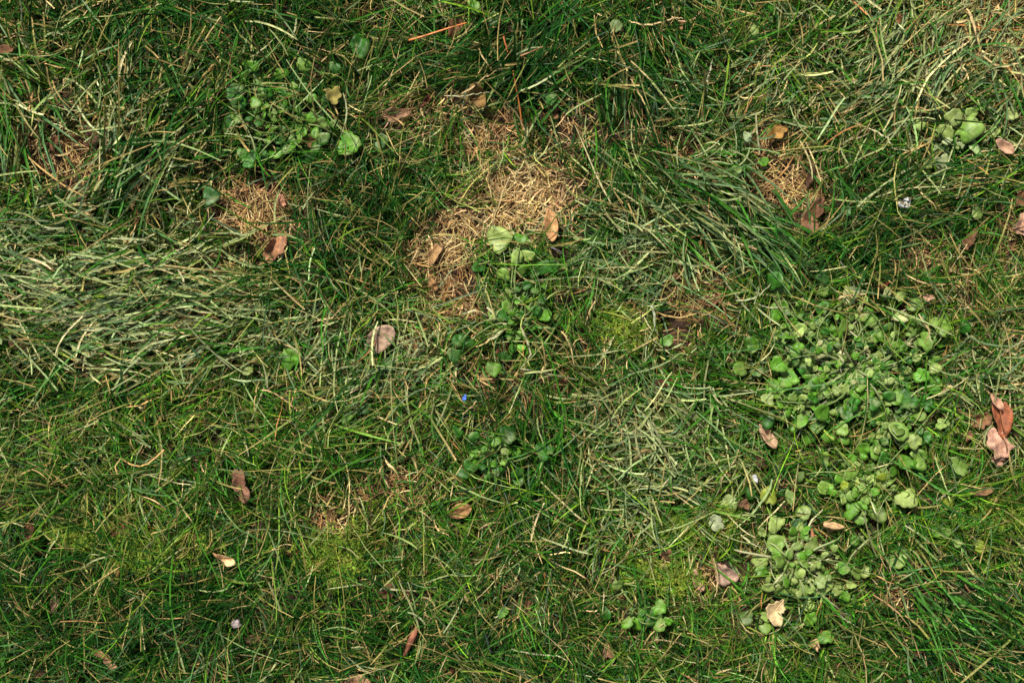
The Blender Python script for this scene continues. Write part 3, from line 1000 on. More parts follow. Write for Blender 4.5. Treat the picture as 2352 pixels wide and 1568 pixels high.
def pinnate(plant, porg, cx, cy, tx, ty, tr, npairs, r, cc, stalk_c, z0=.006, z1=.024, lat=.62, start=.3, wst=.0010, clr=.58):
    """one pinnate leaf from the crown (cx,cy) to the terminal leaflet centred (tx,ty) of radius tr, all in picture units"""
    n = 9
    t = np.linspace(0, 1, n)
    dx, dy = tx - cx, ty - cy
    ln = math.hypot(dx, dy) + 1e-6
    ux, uy = dx / ln, dy / ln
    end = max(ln - tr * .8, ln * .4)
    bow = r.normal(0, .16) * ln
    qx = cx + ux * end * t + -uy * bow * np.sin(PI * t)
    qy = cy + uy * end * t + ux * bow * np.sin(PI * t)
    zz = z0 + (z1 - z0) * np.sin(np.minimum(t * 1.3, 1) * PI / 2) + .004 * np.sin(t * PI)
    P = np.array([(*at(a, b, c), c) for a, b, c in zip(qx, qy, zz)])
    V, F = tube(P, np.linspace(wst, wst * .55, n), 5)
    org = P[0]
    lf = poly_obj('leaf', V, F, M_STALK, org, plant, porg, cols=np.concatenate([np.array(stalk_c) * (1 - q) + np.array((.13, .20, .045)) * q for q in [np.clip((np.repeat(t, 5)[:, None] - .15) * 2.2, 0, 1)]] + [np.tile((.13, .20, .045), (2, 1))]) * math.exp(r.normal(0, .12)))
    for q in P[1::2]:
        clear(q[0], q[1], .0035, .0035, 0, q[2] - .001, clr * .7)
    yaw = math.atan2(P[-1, 1] - P[-3, 1], P[-1, 0] - P[-3, 0])
    R = tr * U
    weed_leaf_mesh('leaflet', P[-1, 0], P[-1, 1], P[-1, 2], R * 2, R * 2 * r.uniform(.75, 1.2), yaw + r.normal(0, .35), r.normal(0, .25), r.normal(0, .35), cc(r), r, lf, org)
    clear(P[-1, 0] + math.cos(yaw) * R, P[-1, 1] + math.sin(yaw) * R, R, R, 0, P[-1, 2] - .002, clr)
    for k in range(npairs):
        u = start + (.92 - start) * k / max(npairs, 1)
        i = u * (n - 1)
        i0 = min(int(i), n - 2)
        p = P[i0] + (P[i0 + 1] - P[i0]) * (i - i0)
        rr = R * lat * (.6 + .5 * u) * r.uniform(.8, 1.2)
        for s in (1, -1):
            if r.random() < .12: continue
            yw = yaw + s * rad(r.uniform(55, 85))
            weed_leaf_mesh('leaflet', p[0] + math.cos(yw) * .0012, p[1] + math.sin(yw) * .0012, p[2] + r.uniform(0, .002), rr * 2.2, rr * 1.9 * r.uniform(.65, 1.1), yw, r.normal(.05, .35), r.normal(0, .45), cc(r), r, lf, org, nth=16, rings=2)
            clear(p[0] + math.cos(yw) * rr, p[1] + math.sin(yw) * rr, rr, rr, 0, p[2] - .002, clr * .85)
    return lf


def chooser(cols, wts):
    wts = np.array(wts, float) / sum(wts)

    def f(r):
        return np.array(cols[r.choice(len(cols), p=wts)]) * math.exp(r.normal(0, .14))
    return f


SPOKES = {102: 16, 103: 10, 104: 4}


def rosette(cx, cy, name, label, cat, tips, extra, rad_rng, cc, sc, seed, group=None, **kw):
    r = np.random.default_rng(seed)
    px, py = at(cx, cy, 0)
    porg = np.array([px, py, float(gz(px, py))])
    e = empty(name, porg)
    tag(e, label, cat, group)
    for tx, ty, tr, npairs in tips:
        pinnate(e, porg, cx + r.normal(0, 4), cy + r.normal(0, 4), tx, ty, tr, npairs, r, cc, sc, z1=r.uniform(.014, .028), **kw)
    for k in range(extra):
        a = 2 * PI * (k + r.uniform(-.3, .3)) / max(extra, 1)
        d = r.uniform(*rad_rng)
        pinnate(e, porg, cx + r.normal(0, 4), cy + r.normal(0, 4), cx + d * math.cos(a), cy + d * math.sin(a), r.uniform(12, 23), int(r.integers(2, 5)), r, cc, sc, z1=r.uniform(.011, .021), **kw)
    for k in range(kw.get('spokes', 0) or SPOKES.get(seed, 0)):
        a = 2 * PI * k / SPOKES[seed] + r.normal(0, .4)
        d = r.uniform(30, 150)
        q = [(cx + d * u_ * math.cos(a + .25 * r.normal() * u_), cy + d * u_ * math.sin(a), 12 + 9 * math.sin(u_ * 2.4)) for u_ in (.08, .3, .55, .8, 1.0)]
        q = [(*at(x_, y_, z_ * .001), z_ * .001) for x_, y_, z_ in q]
        V, F = tube(q, [.0015, .0014, .0012, .0010, .0008], 5)
        poly_obj('stalk', V, F, M_STALK, q[0], e, porg, cols=np.tile((np.array(ST_P) if r.random() < .5 else np.array((.26, .34, .12))) * r.uniform(.7, 1.05), (len(V), 1)))
        for p_ in q[1:]:
            clear(p_[0], p_[1], .003, .003, 0, p_[2] - .001, .8)
    # crown
    V, F = tube([porg, porg + [0, 0, .006], porg + [0, 0, .012]], [.003, .0026, .0012], 6)
    poly_obj('crown', V, F, M_STALK, porg, e, porg, cols=np.tile(np.array(sc) * .9, (len(V), 1)))
    return e


GW = 'bittercress rosettes in the lawn'
rosette(663, 292, 'bittercress_plant', 'bright green bittercress rosette with toothed round leaflets beside the red brown leaf piece', 'weed',
        [(550, 198, 23, 3), (563, 178, 14, 2), (612, 172, 20, 3), (653, 172, 15, 2), (700, 155, 17, 3), (575, 160, 17, 2), (548, 246, 16, 3), (603, 198, 13, 2), (532, 298, 22, 1),
         (568, 352, 20, 2), (598, 350, 17, 2), (576, 380, 12, 1), (655, 330, 18, 2), (708, 358, 17, 2), (722, 345, 14, 1), (800, 322, 26, 3), (765, 235, 17, 2), (545, 278, 13, 1), (640, 210, 12, 2), (628, 226, 12, 2)],
        6, (50, 100), chooser([W_DK, W_MD, W_DS], [.35, .5, .15]), ST_G, 101, GW)
rosette(1965, 846, 'bittercress_plant', 'large spreading bittercress rosette with pale stalks radiating from its crown', 'weed',
        [(1772, 655, 24, 2), (1790, 668, 20, 2), (1898, 640, 17, 2), (1945, 668, 17, 2), (1888, 714, 19, 3), (1885, 745, 15, 2), (1858, 692, 16, 3), (1800, 705, 20, 2), (1836, 762, 15, 3), (1866, 790, 14, 3),
         (1735, 785, 20, 2), (1698, 845, 17, 2), (1790, 825, 19, 3), (1815, 850, 20, 3), (1740, 865, 16, 2), (1770, 925, 17, 3), (1800, 940, 22, 3), (1890, 945, 22, 2), (1830, 960, 20, 3), (1875, 872, 23, 1),
         (1905, 865, 15, 1), (1930, 888, 13, 0), (1955, 915, 17, 2), (1990, 920, 22, 2), (2015, 950, 25, 2), (2055, 985, 26, 2), (2075, 930, 22, 2), (2060, 905, 20, 2), (2045, 870, 18, 3), (2075, 860, 18, 3),
         (2030, 780, 16, 2), (2075, 735, 15, 2), (2120, 745, 18, 2), (1990, 690, 16, 2), (2005, 745, 17, 2), (2060, 715, 18, 1), (1930, 755, 17, 2), (2130, 800, 22, 1), (1900, 805, 18, 2), (2015, 835, 15, 2)],
        22, (60, 190), chooser([W_DK, W_MD, W_PL, W_DS, (.36, .38, .16)], [.25, .36, .16, .15, .08]), ST_P, 102, GW, clr=.58)
rosette(1821, 1288, 'bittercress_plant', 'half dried bittercress rosette with pale crown under the warm brown leaf', 'weed',
        [(1745, 1230, 14, 1), (1751, 1312, 16, 1), (1801, 1355, 18, 2), (1835, 1348, 19, 1), (1845, 1388, 17, 2), (1920, 1352, 15, 2), (1865, 1360, 13, 2), (1861, 1415, 16, 2), (1898, 1458, 18, 2), (1935, 1302, 16, 2),
         (1968, 1305, 16, 2), (1991, 1302, 14, 2), (1935, 1370, 13, 2), (1880, 1335, 14, 2), (1900, 1320, 12, 2), (1795, 1330, 15, 1), (1770, 1350, 14, 1), (1950, 1345, 14, 2), (1800, 1400, 14, 1)],
        10, (40, 120), chooser([W_MD, W_PL, W_DS], [.3, .4, .3]), ST_P, 103, GW)
rosette(1192, 742, 'bittercress_plant', 'small bittercress with tall round leaves reaching toward the pale bare patch', 'weed',
        [(1167, 545, 28, 2), (1195, 551, 14, 1), (1177, 596, 20, 2), (1221, 590, 17, 2), (1267, 622, 22, 1), (1237, 630, 15, 1), (1241, 688, 14, 1), (1231, 716, 13, 1), (1157, 725, 15, 2), (1136, 722, 12, 1), (1037, 803, 17, 1), (1057, 786, 15, 1), (1077, 780, 15, 1),
         (1171, 823, 16, 2), (1127, 841, 18, 1), (1092, 620, 13, 1), (1175, 668, 12, 2), (1200, 650, 12, 2)],
        6, (30, 75), chooser([W_DK, W_MD, W_PL, W_DS], [.3, .45, .1, .15]), ST_P, 104, GW)
rosette(1128, 1048, 'bittercress_plant', 'young bittercress with small dull leaflets in fine grass beside the brown leaf', 'weed',
        [(1054, 993, 16, 1), (1164, 1003, 19, 2), (1094, 1003, 15, 2), (1051, 1072, 16, 1), (1121, 1088, 14, 2), (1181, 1112, 17, 2), (1245, 1038, 22, 1), (1150, 1075, 13, 2), (1090, 1050, 13, 2), (1190, 1080, 13, 2)],
        4, (30, 60), chooser([W_DK, W_MD, W_DS], [.45, .35, .2]), ST_G, 105, GW)
for k in list(COL.objects):
    if k.name.startswith('bittercress_plant') and 'right of the brown leaf' in k['label']:
        k['label'] = 'young bittercress with small dull leaflets in fine grass near the ribbed ochre leaf'
rosette(1470, 1400, 'bittercress_plant', 'low bittercress of round leaves near the yellow green moss', 'weed',
        [(1384, 1392, 18, 0), (1441, 1423, 17, 1), (1501, 1412, 16, 1), (1511, 1388, 16, 1), (1510, 1440, 15, 1), (1425, 1330, 15, 1), (1530, 1425, 12, 1)],
        2, (30, 50), chooser([W_DK, W_MD, W_DS], [.3, .45, .25]), ST_G, 106, GW)
rosette(2180, 330, 'bittercress_plant', 'weed with one pale crumpled upturned leaf beside the pinkish tan leaf', 'weed',
        [(2218, 326, 32, 0), (2161, 312, 22, 0), (2172, 268, 24, 1), (2218, 255, 17, 1), (2235, 285, 14, 1), (2118, 285, 14, 1), (2320, 262, 14, 1), (2130, 370, 13, 1), (2280, 300, 13, 1)],
        2, (40, 60), chooser([W_PL, (.30, .38, .17), W_DS], [.4, .35, .25]), ST_P, 107, GW)
rosette(1990, 1130, 'bittercress_plant', 'weed of broad dull round leaves with curling stalks between the two largest rosettes', 'weed',
        [(2005, 1138, 24, 1), (2081, 1128, 25, 1), (2018, 1168, 15, 1), (1951, 1060, 17, 1), (1961, 1085, 18, 1), (1895, 1125, 18, 2), (1945, 1118, 17, 2), (1975, 1030, 20, 2), (1930, 1015, 18, 2), (2030, 1040, 18, 2),
         (1900, 1050, 16, 2), (2100, 1045, 22, 1), (1985, 1075, 17, 1), (1840, 1085, 14, 1), (1905, 1005, 16, 1), (2090, 1010, 18, 1)],
        10, (40, 100), chooser([W_MD, W_DS, W_PL, W_YL], [.4, .35, .15, .1]), ST_G, 108, GW)

for cx_, cy_, nn, lb in ((1835, 760, 12, 'bittercress plant with crowded dark leaflets on the grass tuft side of the large rosette'), (1850, 930, 12, 'bittercress plant spreading between the large rosette and the pinkish tan leaf strip'),
                         (2050, 960, 13, 'bittercress plant with pale broad leaflets facing the red oak leaf'), (2080, 790, 10, 'bittercress plant with dusty leaflets and curled pale stalks near the tiny red flake')):
    rosette(cx_, cy_, 'bittercress_plant', lb, 'weed', [], nn, (35, 115), chooser([W_DK, W_MD, W_PL, W_DS], [.2, .42, .2, .18] if cx_ > 2000 else [.38, .44, .06, .12]), ST_P, cx_, GW)

rosette(1741, 1421, 'trefoil_plant', 'three round leaves of a trefoil next to the cream dried leaf', 'weed', [(1722, 1422, 17, 0), (1750, 1402, 15, 0), (1750, 1441, 15, 0)], 0, (1, 2), chooser([W_DK, W_DS], [.7, .3]), ST_G, 301, clr=.9)

SOLO = [  # x, y, length, width, dir, colour, stalk to (x,y), label
    (827, 110, 58, 46, 80, W_DK, (812, 160), 'large smooth dark green weed leaf near the toothed bittercress'),
    (484, 452, 46, 40, 120, (.045, .13, .03), (450, 480), 'dull round weed leaf beside the tan thatch under coarse blades'),
    (667, 822, 48, 46, 100, W_MD, (690, 850), 'folded three lobed weed leaf with a pale hooked stalk'),
    (560, 760, 32, 22, 110, W_DS, (580, 740), 'small dusty oval weed leaf near the flattened sage grass'),
    (568, 851, 28, 20, 20, W_PL, (540, 850), 'small pale weed leaf near the dusty oval one'),
    (797, 957, 36, 26, 20, W_MD, (770, 975), 'glossy green oval weed leaf next to a rounder one'),
    (837, 940, 38, 32, 60, (.06, .18, .03), (815, 950), 'rounded green weed leaf next to a glossy oval one'),
    (1531, 783, 32, 26, 20, W_MD, (1515, 800), 'round green leaf beside the worm hole'),
    (1675, 1157, 46, 44, 150, W_PL, (1735, 1160), 'round pale dusted weed leaf with a long stalk beside the bud scale'),
    (1766, 1140, 46, 38, 80, W_YL, (1770, 1175), 'yellow olive round weed leaf near the lilac petal'),
    (1725, 1132, 34, 24, 60, W_DK, (1745, 1150), 'dark green weed leaf tucked behind the yellow olive one'),
    (1816, 1142, 38, 22, 85, W_DS, (1815, 1170), 'narrow olive weed leaf beside the yellow olive round one'),
    (1645, 1200, 40, 34, 150, (.30, .36, .19), (1680, 1190), 'pale shrivelled weed leaf beside the brown leaf'),
    (2060, 1283, 48, 44, 100, W_PL, (2062, 1240), 'large dusty round weed leaf under a thin arching stalk'),
    (1835, 1203, 36, 30, 60, (.07, .16, .06), (1815, 1185), 'bluish green toothed leaf over the warm brown leaf'),
    (1961, 1240, 26, 24, 60, W_MD, (1975, 1225), 'small round green leaf near the wood chip'),
    (2161, 1222, 44, 24, 10, W_MD, (2120, 1225), 'wide green weed leaf under crossing grass blades'),
    (2248, 1252, 36, 28, -60, W_YL, (2225, 1225), 'yellowish drooping weed leaf on a pale stalk'),
    (2198, 1248, 22, 20, 60, W_PL, (2180, 1235), 'small pale weed leaf beside the drooping yellowish one'),
    (2178, 1152, 30, 34, -60, W_YL, (2160, 1130), 'ribbed yellow green weed leaf in long grass'),
    (2201, 1068, 50, 32, -40, W_DS, (2170, 1045), 'crumpled dusty weed leaf near the pink oak leaf'),
    (1154, 1407, 30, 22, 30, W_MD, (1135, 1415), 'green weed leaf in olive grass near two dull ones'),
    (1107, 1402, 22, 20, 60, W_DK, (1095, 1412), 'small dark weed leaf in olive grass'),
    (1690, 395, 34, 28, 20, W_MD, (1715, 375), 'round pale edged weed leaf beside the dry thatch patch'),
    (1752, 372, 26, 22, -20, W_MD, (1735, 365), 'small cupped weed leaf near the dry thatch patch'),
    (1716, 315, 26, 20, 60, (.28, .36, .19), (1720, 340), 'frosty pale weed leaf beside the lobed ochre leaf'),
    (1733, 72, 26, 22, 60, W_PL, (1738, 95), 'pale triangular weed leaf in straw'),
    (1415, 60, 34, 26, 60, (.10, .19, .05), (1400, 85), 'ragged light green weed leaf in tall dark grass'),
    (1265, 230, 30, 26, 60, W_DK, (1255, 250), 'dark weed leaf under the green tuft'),
    (2215, 750, 40, 26, 80, W_DK, (2222, 790), 'dark green oval weed leaf beside the large rosette'),
    (2160, 745, 44, 36, 70, (.06, .13, .04), (2150, 780), 'dull dark lobed weed leaf between the large rosette and the dark oval leaf'),
    (2242, 490, 32, 26, 60, W_DS, (2225, 470), 'dull grey green leaf in olive grass near the speckled stone'),
    (1945, 485, 26, 22, 60, W_DK, (1930, 500), 'little dark round leaf near the jagged brown leaf'),
    (1090, 15, 40, 26, -60, W_MD, (1075, 0), 'light green leaf near the dark green tuft'),
    (2330, 200, 30, 28, 60, W_MD, (2310, 220), 'bright green leaf under bleached straw'),
    (875, 325, 36, 34, 60, (.05, .14, .025), (850, 320), 'round dark leaf beside the curled stalked leaf'),
    (770, 155, 30, 26, 100, W_DK, (790, 175), 'small dark leaf beneath the large smooth one'),
    (1130, 45, 40, 34, 40, (.05, .13, .03), (1110, 60), 'wide dull leaf near the long orange needle'),
    (2240, 1510, 30, 26, 60, W_DK, (2225, 1495), 'dark weed leaf sunk in long combed grass'),
]
for sx, sy, L, Wd, deg, colr, (qx, qy), label in SOLO:
    r = np.random.default_rng(int(sx * 3 + sy))
    z = r.uniform(.012, .021)
    colr = tuple(.88 * q for q in colr)
    px, py = at(sx, sy, z)
    l, wd = L * U, Wd * U
    # the leaf blade points away from its stalk
    bx, by = at(qx, qy, z * .5)
    yaw = math.atan2(py - by, px - bx)
    o0 = np.array([px - math.cos(yaw) * l * .5, py - math.sin(yaw) * l * .5, z])
    o = weed_leaf_mesh('weed_leaf', o0[0], o0[1], o0[2], l, wd, yaw, r.normal(0, .1), r.normal(0, .15), colr, r, nth=26, rings=4)
    tag(o, label, 'weed', 'single weed leaves')
    q = np.array([bx, by, float(gz(bx, by)) + .002])
    m = (q + o0) * .5 + [0, 0, .006]
    V, F = tube([q, (q + m) * .5 + [0, 0, .002], m, (m + o0) * .5 + [0, 0, .002], o0 + [math.cos(yaw) * .003, math.sin(yaw) * .003, .0002]], [.0008, .0008, .0007, .0006, .0005], 5)
    poly_obj('stalk', V, F, M_STALK, o0, o, o0, cols=np.tile(np.array(ST_G if r.random() < .6 else ST_P), (len(V), 1)))
    clear(px, py, l * .5, wd * .5, yaw, z - .002, .7)

# ------------------------------------------------------------------ single straws that stand out
def straw(pts, wdt, colr, label='pale dry grass straw lying loose on top of the lawn', group='loose dry straws on the lawn', name='dry_straw'):
    P = np.array([(*at(a, b, z * .001), z * .001) for a, b, z in pts])
    t = np.linspace(0, len(P) - 1, max(9, 4 * len(P)))
    Q = np.stack([np.interp(t, np.arange(len(P)), P[:, k]) for k in range(3)], -1)
    for _ in range(2):
        Q[1:-1] = (Q[:-2] + 2 * Q[1:-1] + Q[2:]) / 4
    u = np.linspace(0, 1, len(Q))
    d = Q[-1] - Q[0]
    nrm = np.array([-d[1], d[0], 0])
    Q = Q + nrm * (rng.normal(0, .05) * np.sin(PI * u) + rng.normal(0, .02) * np.sin(2 * PI * u) + rng.normal(0, .008, len(Q)))[:, None]
    Q[:, 2] += .004 * rng.normal() * np.sin(PI * u)
    one = np.ones(1)
    c = np.array([colr])
    V, F, C = ribbons(Q[None], one * wdt, True, one * rng.normal(0, .35), one * rng.normal(0, .8), c, c * 1.1, one * rng.uniform(.05, .6))
    o = mesh_obj(name, V, F, M_STRAW, origin=Q[0], cols=C)
    tag(o, label, 'straw', group)


SP, SS, ST_, SO = S_PALE, S_STRAW, S_TAN, S_ORANGE
HAND = [  # polylines in picture units, width (units), colour
    ([(10, 245), (35, 300), (50, 350)], 7, SP), ([(120, 185), (150, 225), (185, 265)], 7, SS), ([(455, 85), (505, 132)], 7, ST_), ([(410, 330), (485, 290)], 7, SS), ([(450, 330), (470, 365)], 6, SS),
    ([(300, 258), (370, 245), (410, 238)], 6, (.30, .32, .15)), ([(180, 385), (280, 325)], 8, (.18, .24, .10)), ([(440, 255), (506, 190)], 8, SP), ([(395, 130), (425, 134)], 6, SP), ([(120, 495), (170, 482), (220, 480)], 7, SP),
    ([(110, 470), (125, 500)], 7, SS), ([(300, 480), (318, 440), (310, 420)], 8, ST_), ([(265, 440), (292, 360), (295, 320)], 7, SS), ([(330, 400), (350, 360), (370, 340)], 6, SP), ([(510, 297), (570, 290), (600, 268)], 5, SP),
    ([(670, 90), (680, 50), (695, 5)], 9, (.38, .38, .20)), ([(575, 130), (650, 70)], 7, (.36, .36, .18)), ([(525, 95), (530, 155)], 5, SS), ([(1020, 220), (1085, 215), (1125, 212)], 6, (.40, .40, .24)), ([(1060, 215), (1120, 170)], 7, SP),
    ([(1165, 235), (1200, 205)], 6, SS), ([(1100, 112), (1112, 130), (1122, 150)], 7, SP), ([(1445, 48), (1475, 58), (1520, 48), (1545, 35), (1568, 42)], 6, SP), ([(1450, 140), (1480, 170), (1500, 190)], 6, SP), ([(1450, 180), (1455, 215), (1475, 245), (1490, 285), (1510, 310)], 6, SP),
    ([(1365, 35), (1372, 80), (1385, 110)], 6, SS), ([(1540, 285), (1480, 300), (1400, 312)], 5, (.30, .28, .13)), ([(1170, 405), (1120, 500), (1110, 540)], 8, SP), ([(1205, 430), (1230, 410)], 5, SP), ([(1485, 425), (1470, 455), (1410, 470)], 5, SP),
    ([(620, 640), (640, 600), (645, 560)], 5, (.2, .28, .14)), ([(438, 530), (432, 590)], 7, SS), ([(140, 645), (170, 590)], 7, SP), ([(10, 675), (45, 700), (70, 725)], 8, SP), ([(0, 722), (50, 730), (90, 735)], 8, SP),
    ([(130, 605), (200, 595)], 8, SS), ([(230, 852), (270, 865), (320, 868)], 7, SS), ([(595, 870), (590, 910), (585, 955)], 5, SS), ([(705, 752), (785, 718)], 8, SP), ([(650, 790), (680, 800), (685, 815)], 7, SP),
    ([(1057, 722), (1085, 715), (1120, 725)], 8, (.55, .52, .30)), ([(1118, 705), (1125, 718), (1140, 725)], 8, (.5, .5, .28)), ([(1120, 778), (1160, 752)], 10, (.5, .5, .28)), ([(1290, 760), (1305, 800), (1320, 845)], 8, SP), ([(1300, 800), (1315, 835), (1325, 850)], 7, ST_),
    ([(1360, 850), (1400, 790), (1415, 765)], 9, (.42, .42, .20)), ([(1255, 835), (1240, 860), (1250, 880)], 5, SP), ([(1090, 860), (1120, 865), (1180, 872)], 6, SS), ([(960, 860), (985, 895), (1000, 900)], 6, (.45, .45, .2)), ([(1495, 700), (1500, 740), (1512, 770)], 9, (.30, .33, .22)),
    ([(1505, 715), (1560, 725), (1600, 720)], 8, SS), ([(945, 820), (1005, 760)], 9, (.3, .34, .16)), ([(835, 865), (930, 815)], 8, (.3, .34, .16)), ([(1690, 690), (1745, 685), (1790, 640)], 8, (.33, .35, .2)), ([(1930, 600), (1970, 670)], 7, (.36, .34, .24)),
    ([(1930, 690), (1925, 680), (1990, 675)], 7, SP), ([(1870, 815), (1880, 830)], 8, SP), ([(1925, 815), (1938, 840)], 10, (.5, .5, .3)), ([(1735, 695), (1790, 705), (1820, 710)], 6, (.38, .38, .24)), ([(2160, 580), (2190, 640), (2205, 660)], 6, SS),
    ([(2040, 725), (2060, 725), (2080, 710)], 9, (.55, .53, .33)), ([(2110, 720), (2130, 760), (2120, 790)], 7, SP), ([(1930, 805), (1935, 860)], 9, (.5, .5, .3)), ([(2160, 905), (2190, 888), (2215, 895)], 9, SP), ([(2230, 770), (2300, 830)], 7, SP),
    ([(1770, 1110), (1825, 1000), (1900, 905), (1925, 895)], 5, (.42, .42, .28)), ([(1990, 970), (2020, 950), (2035, 935)], 6, (.34, .40, .1)), ([(1655, 1105), (1680, 1060), (1700, 1020)], 5, SP), ([(1510, 1120), (1560, 1070)], 7, (.36, .36, .2)), ([(1350, 1160), (1360, 1200)], 6, SP),
    ([(1100, 1215), (1130, 1200), (1165, 1198)], 6, SP), ([(1200, 1250), (1165, 1290), (1180, 1320)], 5, (.4, .42, .2)), ([(1225, 1300), (1235, 1335)], 7, (.4, .4, .3)), ([(885, 1055), (915, 1095)], 9, SP), ([(945, 1050), (960, 1085)], 8, SP),
    ([(870, 1085), (875, 1070), (890, 1065)], 6, SP), ([(1175, 1490), (1260, 1510), (1300, 1515)], 7, (.4, .42, .25)), ([(850, 1520), (840, 1480), (830, 1460)], 6, SS), ([(800, 1510), (860, 1550)], 7, (.36, .4, .2)), ([(1075, 1380), (1065, 1365), (1085, 1355)], 8, SP),
    ([(1702, 1227), (1750, 1255), (1795, 1283)], 9, (.50, .50, .28)), ([(1835, 1290), (1905, 1282)], 9, (.50, .50, .30)), ([(1770, 1290), (1775, 1320), (1790, 1350)], 6, (.5, .5, .28)), ([(1640, 1280), (1645, 1330), (1642, 1370)], 5, SP), ([(2150, 1150), (2200, 1110), (2225, 1070)], 7, (.42, .44, .22)),
    ([(2000, 1150), (2005, 1175), (2020, 1182)], 6, (.5, .55, .3)), ([(2080, 1205), (2150, 1260), (2175, 1290)], 8, (.4, .42, .24)), ([(2250, 1385), (2300, 1430)], 6, SP), ([(1930, 1400), (1970, 1440)], 6, (.45, .45, .3)), ([(1645, 1547), (1680, 1535)], 7, SP),
    ([(2200, 215), (2140, 240), (2060, 260)], 5, (.45, .42, .22)), ([(2045, 195), (2010, 200), (1990, 198)], 5, (.4, .42, .2)), ([(1965, 215), (2010, 180), (2020, 178)], 5, SS), ([(1855, 72), (1920, 35)], 7, SP), ([(1880, 115), (1900, 95), (1925, 82)], 7, (.48, .45, .24)),
    ([(1790, 225), (1810, 180)], 7, SP), ([(1625, 220), (1630, 170), (1638, 130)], 9, (.40, .40, .26)), ([(1640, 325), (1690, 300)], 6, ST_), ([(1930, 260), (1960, 250), (1982, 235)], 8, SP), ([(2000, 145), (1985, 170)], 6, SP),
    ([(1985, 290), (2030, 320), (2050, 350), (2100, 345)], 6, (.48, .46, .26)), ([(2070, 355), (2105, 325), (2145, 315)], 6, SS), ([(2110, 430), (2150, 480)], 6, SP), ([(2220, 20), (2230, 60), (2250, 110)], 9, SP), ([(2280, 30), (2310, 25), (2345, 50)], 8, SP),
    ([(2150, 60), (2140, 130)], 8, (.50, .46, .26)), ([(2260, 130), (2300, 150), (2340, 145)], 8, SP), ([(2190, 50), (2220, 45), (2260, 60)], 9, SP), ([(2320, 90), (2300, 130), (2310, 160)], 8, SS),
    ([(105, 1280), (135, 1215)], 7, (.32, .36, .14)), ([(330, 1370), (345, 1345), (355, 1330)], 6, (.30, .36, .1)), ([(290, 1380), (320, 1370)], 6, (.42, .44, .24)), ([(25, 1100), (75, 1070), (115, 1105)], 6, SS), ([(270, 1090), (265, 1070), (280, 1050)], 5, SS),
]
MARKS = [(150, 345, 'soil hollow'), (663, 260, 'toothed bittercress'), (717, 326, 'squarish leaf piece'), (1005, 73, 'long orange needle'), (1190, 230, 'hanging orange needle'), (910, 263, 'curled stalked leaf'),
         (1267, 515, 'rolled tan leaf'), (1205, 440, 'pale bare patch'), (1863, 497, 'jagged brown leaf'), (2078, 468, 'speckled stone'), (2218, 330, 'pale crumpled leaf'), (2306, 337, 'pinkish tan leaf'),
         (630, 571, 'rust brown leaf'), (280, 700, 'flattened sage grass'), (873, 780, 'pale pinkish leaf'), (1190, 690, 'small tall-leaved bittercress'), (1524, 744, 'worm hole'), (1067, 913, 'blue fragment'),
         (1965, 846, 'large rosette'), (2300, 956, 'red oak leaf'), (2290, 1013, 'dusty pink leaf'), (1761, 1003, 'pinkish leaf strip'), (1690, 890, 'sweeping grass tuft'), (518, 1278, 'orange cream leaf'),
         (542, 1433, 'mauve pebble'), (763, 1278, 'widest moss clump'), (944, 1470, 'long bark strip'), (1122, 1475, 'blackish twig'), (1057, 1173, 'ribbed ochre leaf'), (1821, 1288, 'pale rosette crown'),
         (1915, 1207, 'wood chip'), (1835, 1233, 'warm brown leaf'), (1781, 1402, 'cream dried leaf'), (2060, 1283, 'large dusty leaf'), (2251, 1128, 'spindle shaped leaf'), (1810, 430, 'dry thatch patch'),
         (1781, 303, 'lobed ochre leaf'), (827, 110, 'smooth dark leaf'), (667, 822, 'folded weed leaf'), (552, 1115, 'standing brown leaf'), (2300, 80, 'bleached straw corner'), (1440, 1410, 'low round-leaved bittercress'),
         (1200, 120, 'dark green tuft'), (822, 1562, 'rounded tan leaf'), (247, 1510, 'split leaf strip'), (67, 1222, 'dark turf gap'), (1128, 1048, 'young bittercress'), (648, 461, 'salmon pink flake'),
         (1415, 60, 'ragged light leaf'), (1733, 72, 'pale triangular leaf'), (484, 452, 'dull round leaf'), (47, 793, 'sunken dark leaf'), (1527, 876, 'maroon leaf'), (2026, 655, 'tiny red flake')]
USED = set()


def straw_label(pts, wdt, colr):
    p = np.array(pts, float)
    ln = np.linalg.norm(np.diff(p, axis=0), axis=1).sum()
    end = np.linalg.norm(p[-1] - p[0])
    shape = 'straight' if end > .985 * ln else ('gently bent' if end > .93 * ln else 'sharply kinked')
    col_ = 'greenish' if colr[1] > .97 * colr[0] else ('cream' if colr[0] > .5 else ('tan' if colr[0] > .4 else ('brownish' if colr[1] < .7 * colr[0] else 'dull')))
    c = p.mean(0)
    d = sorted((math.hypot(a - c[0], b - c[1]), t) for a, b, t in MARKS)
    for size in ('', 'long ' if ln > 80 else 'short ', 'slim ' if wdt < 7 else 'broad '):
        for i, j in ((0, 1), (0, 2), (1, 2), (0, 3)):
            l = f'{size}{shape} {col_} dry straw between the {d[i][1]} and the {d[j][1]}'
            if l not in USED:
                USED.add(l)
                return l
    return l


for pts, wdt, colr in HAND:
    h0 = rng.uniform(19, 30)
    straw([(a, b, h0 + rng.normal(0, 1.5)) for a, b in pts], wdt * U * .66, np.array(colr) * .85 * math.exp(rng.normal(0, .12)), straw_label(pts, wdt, colr))

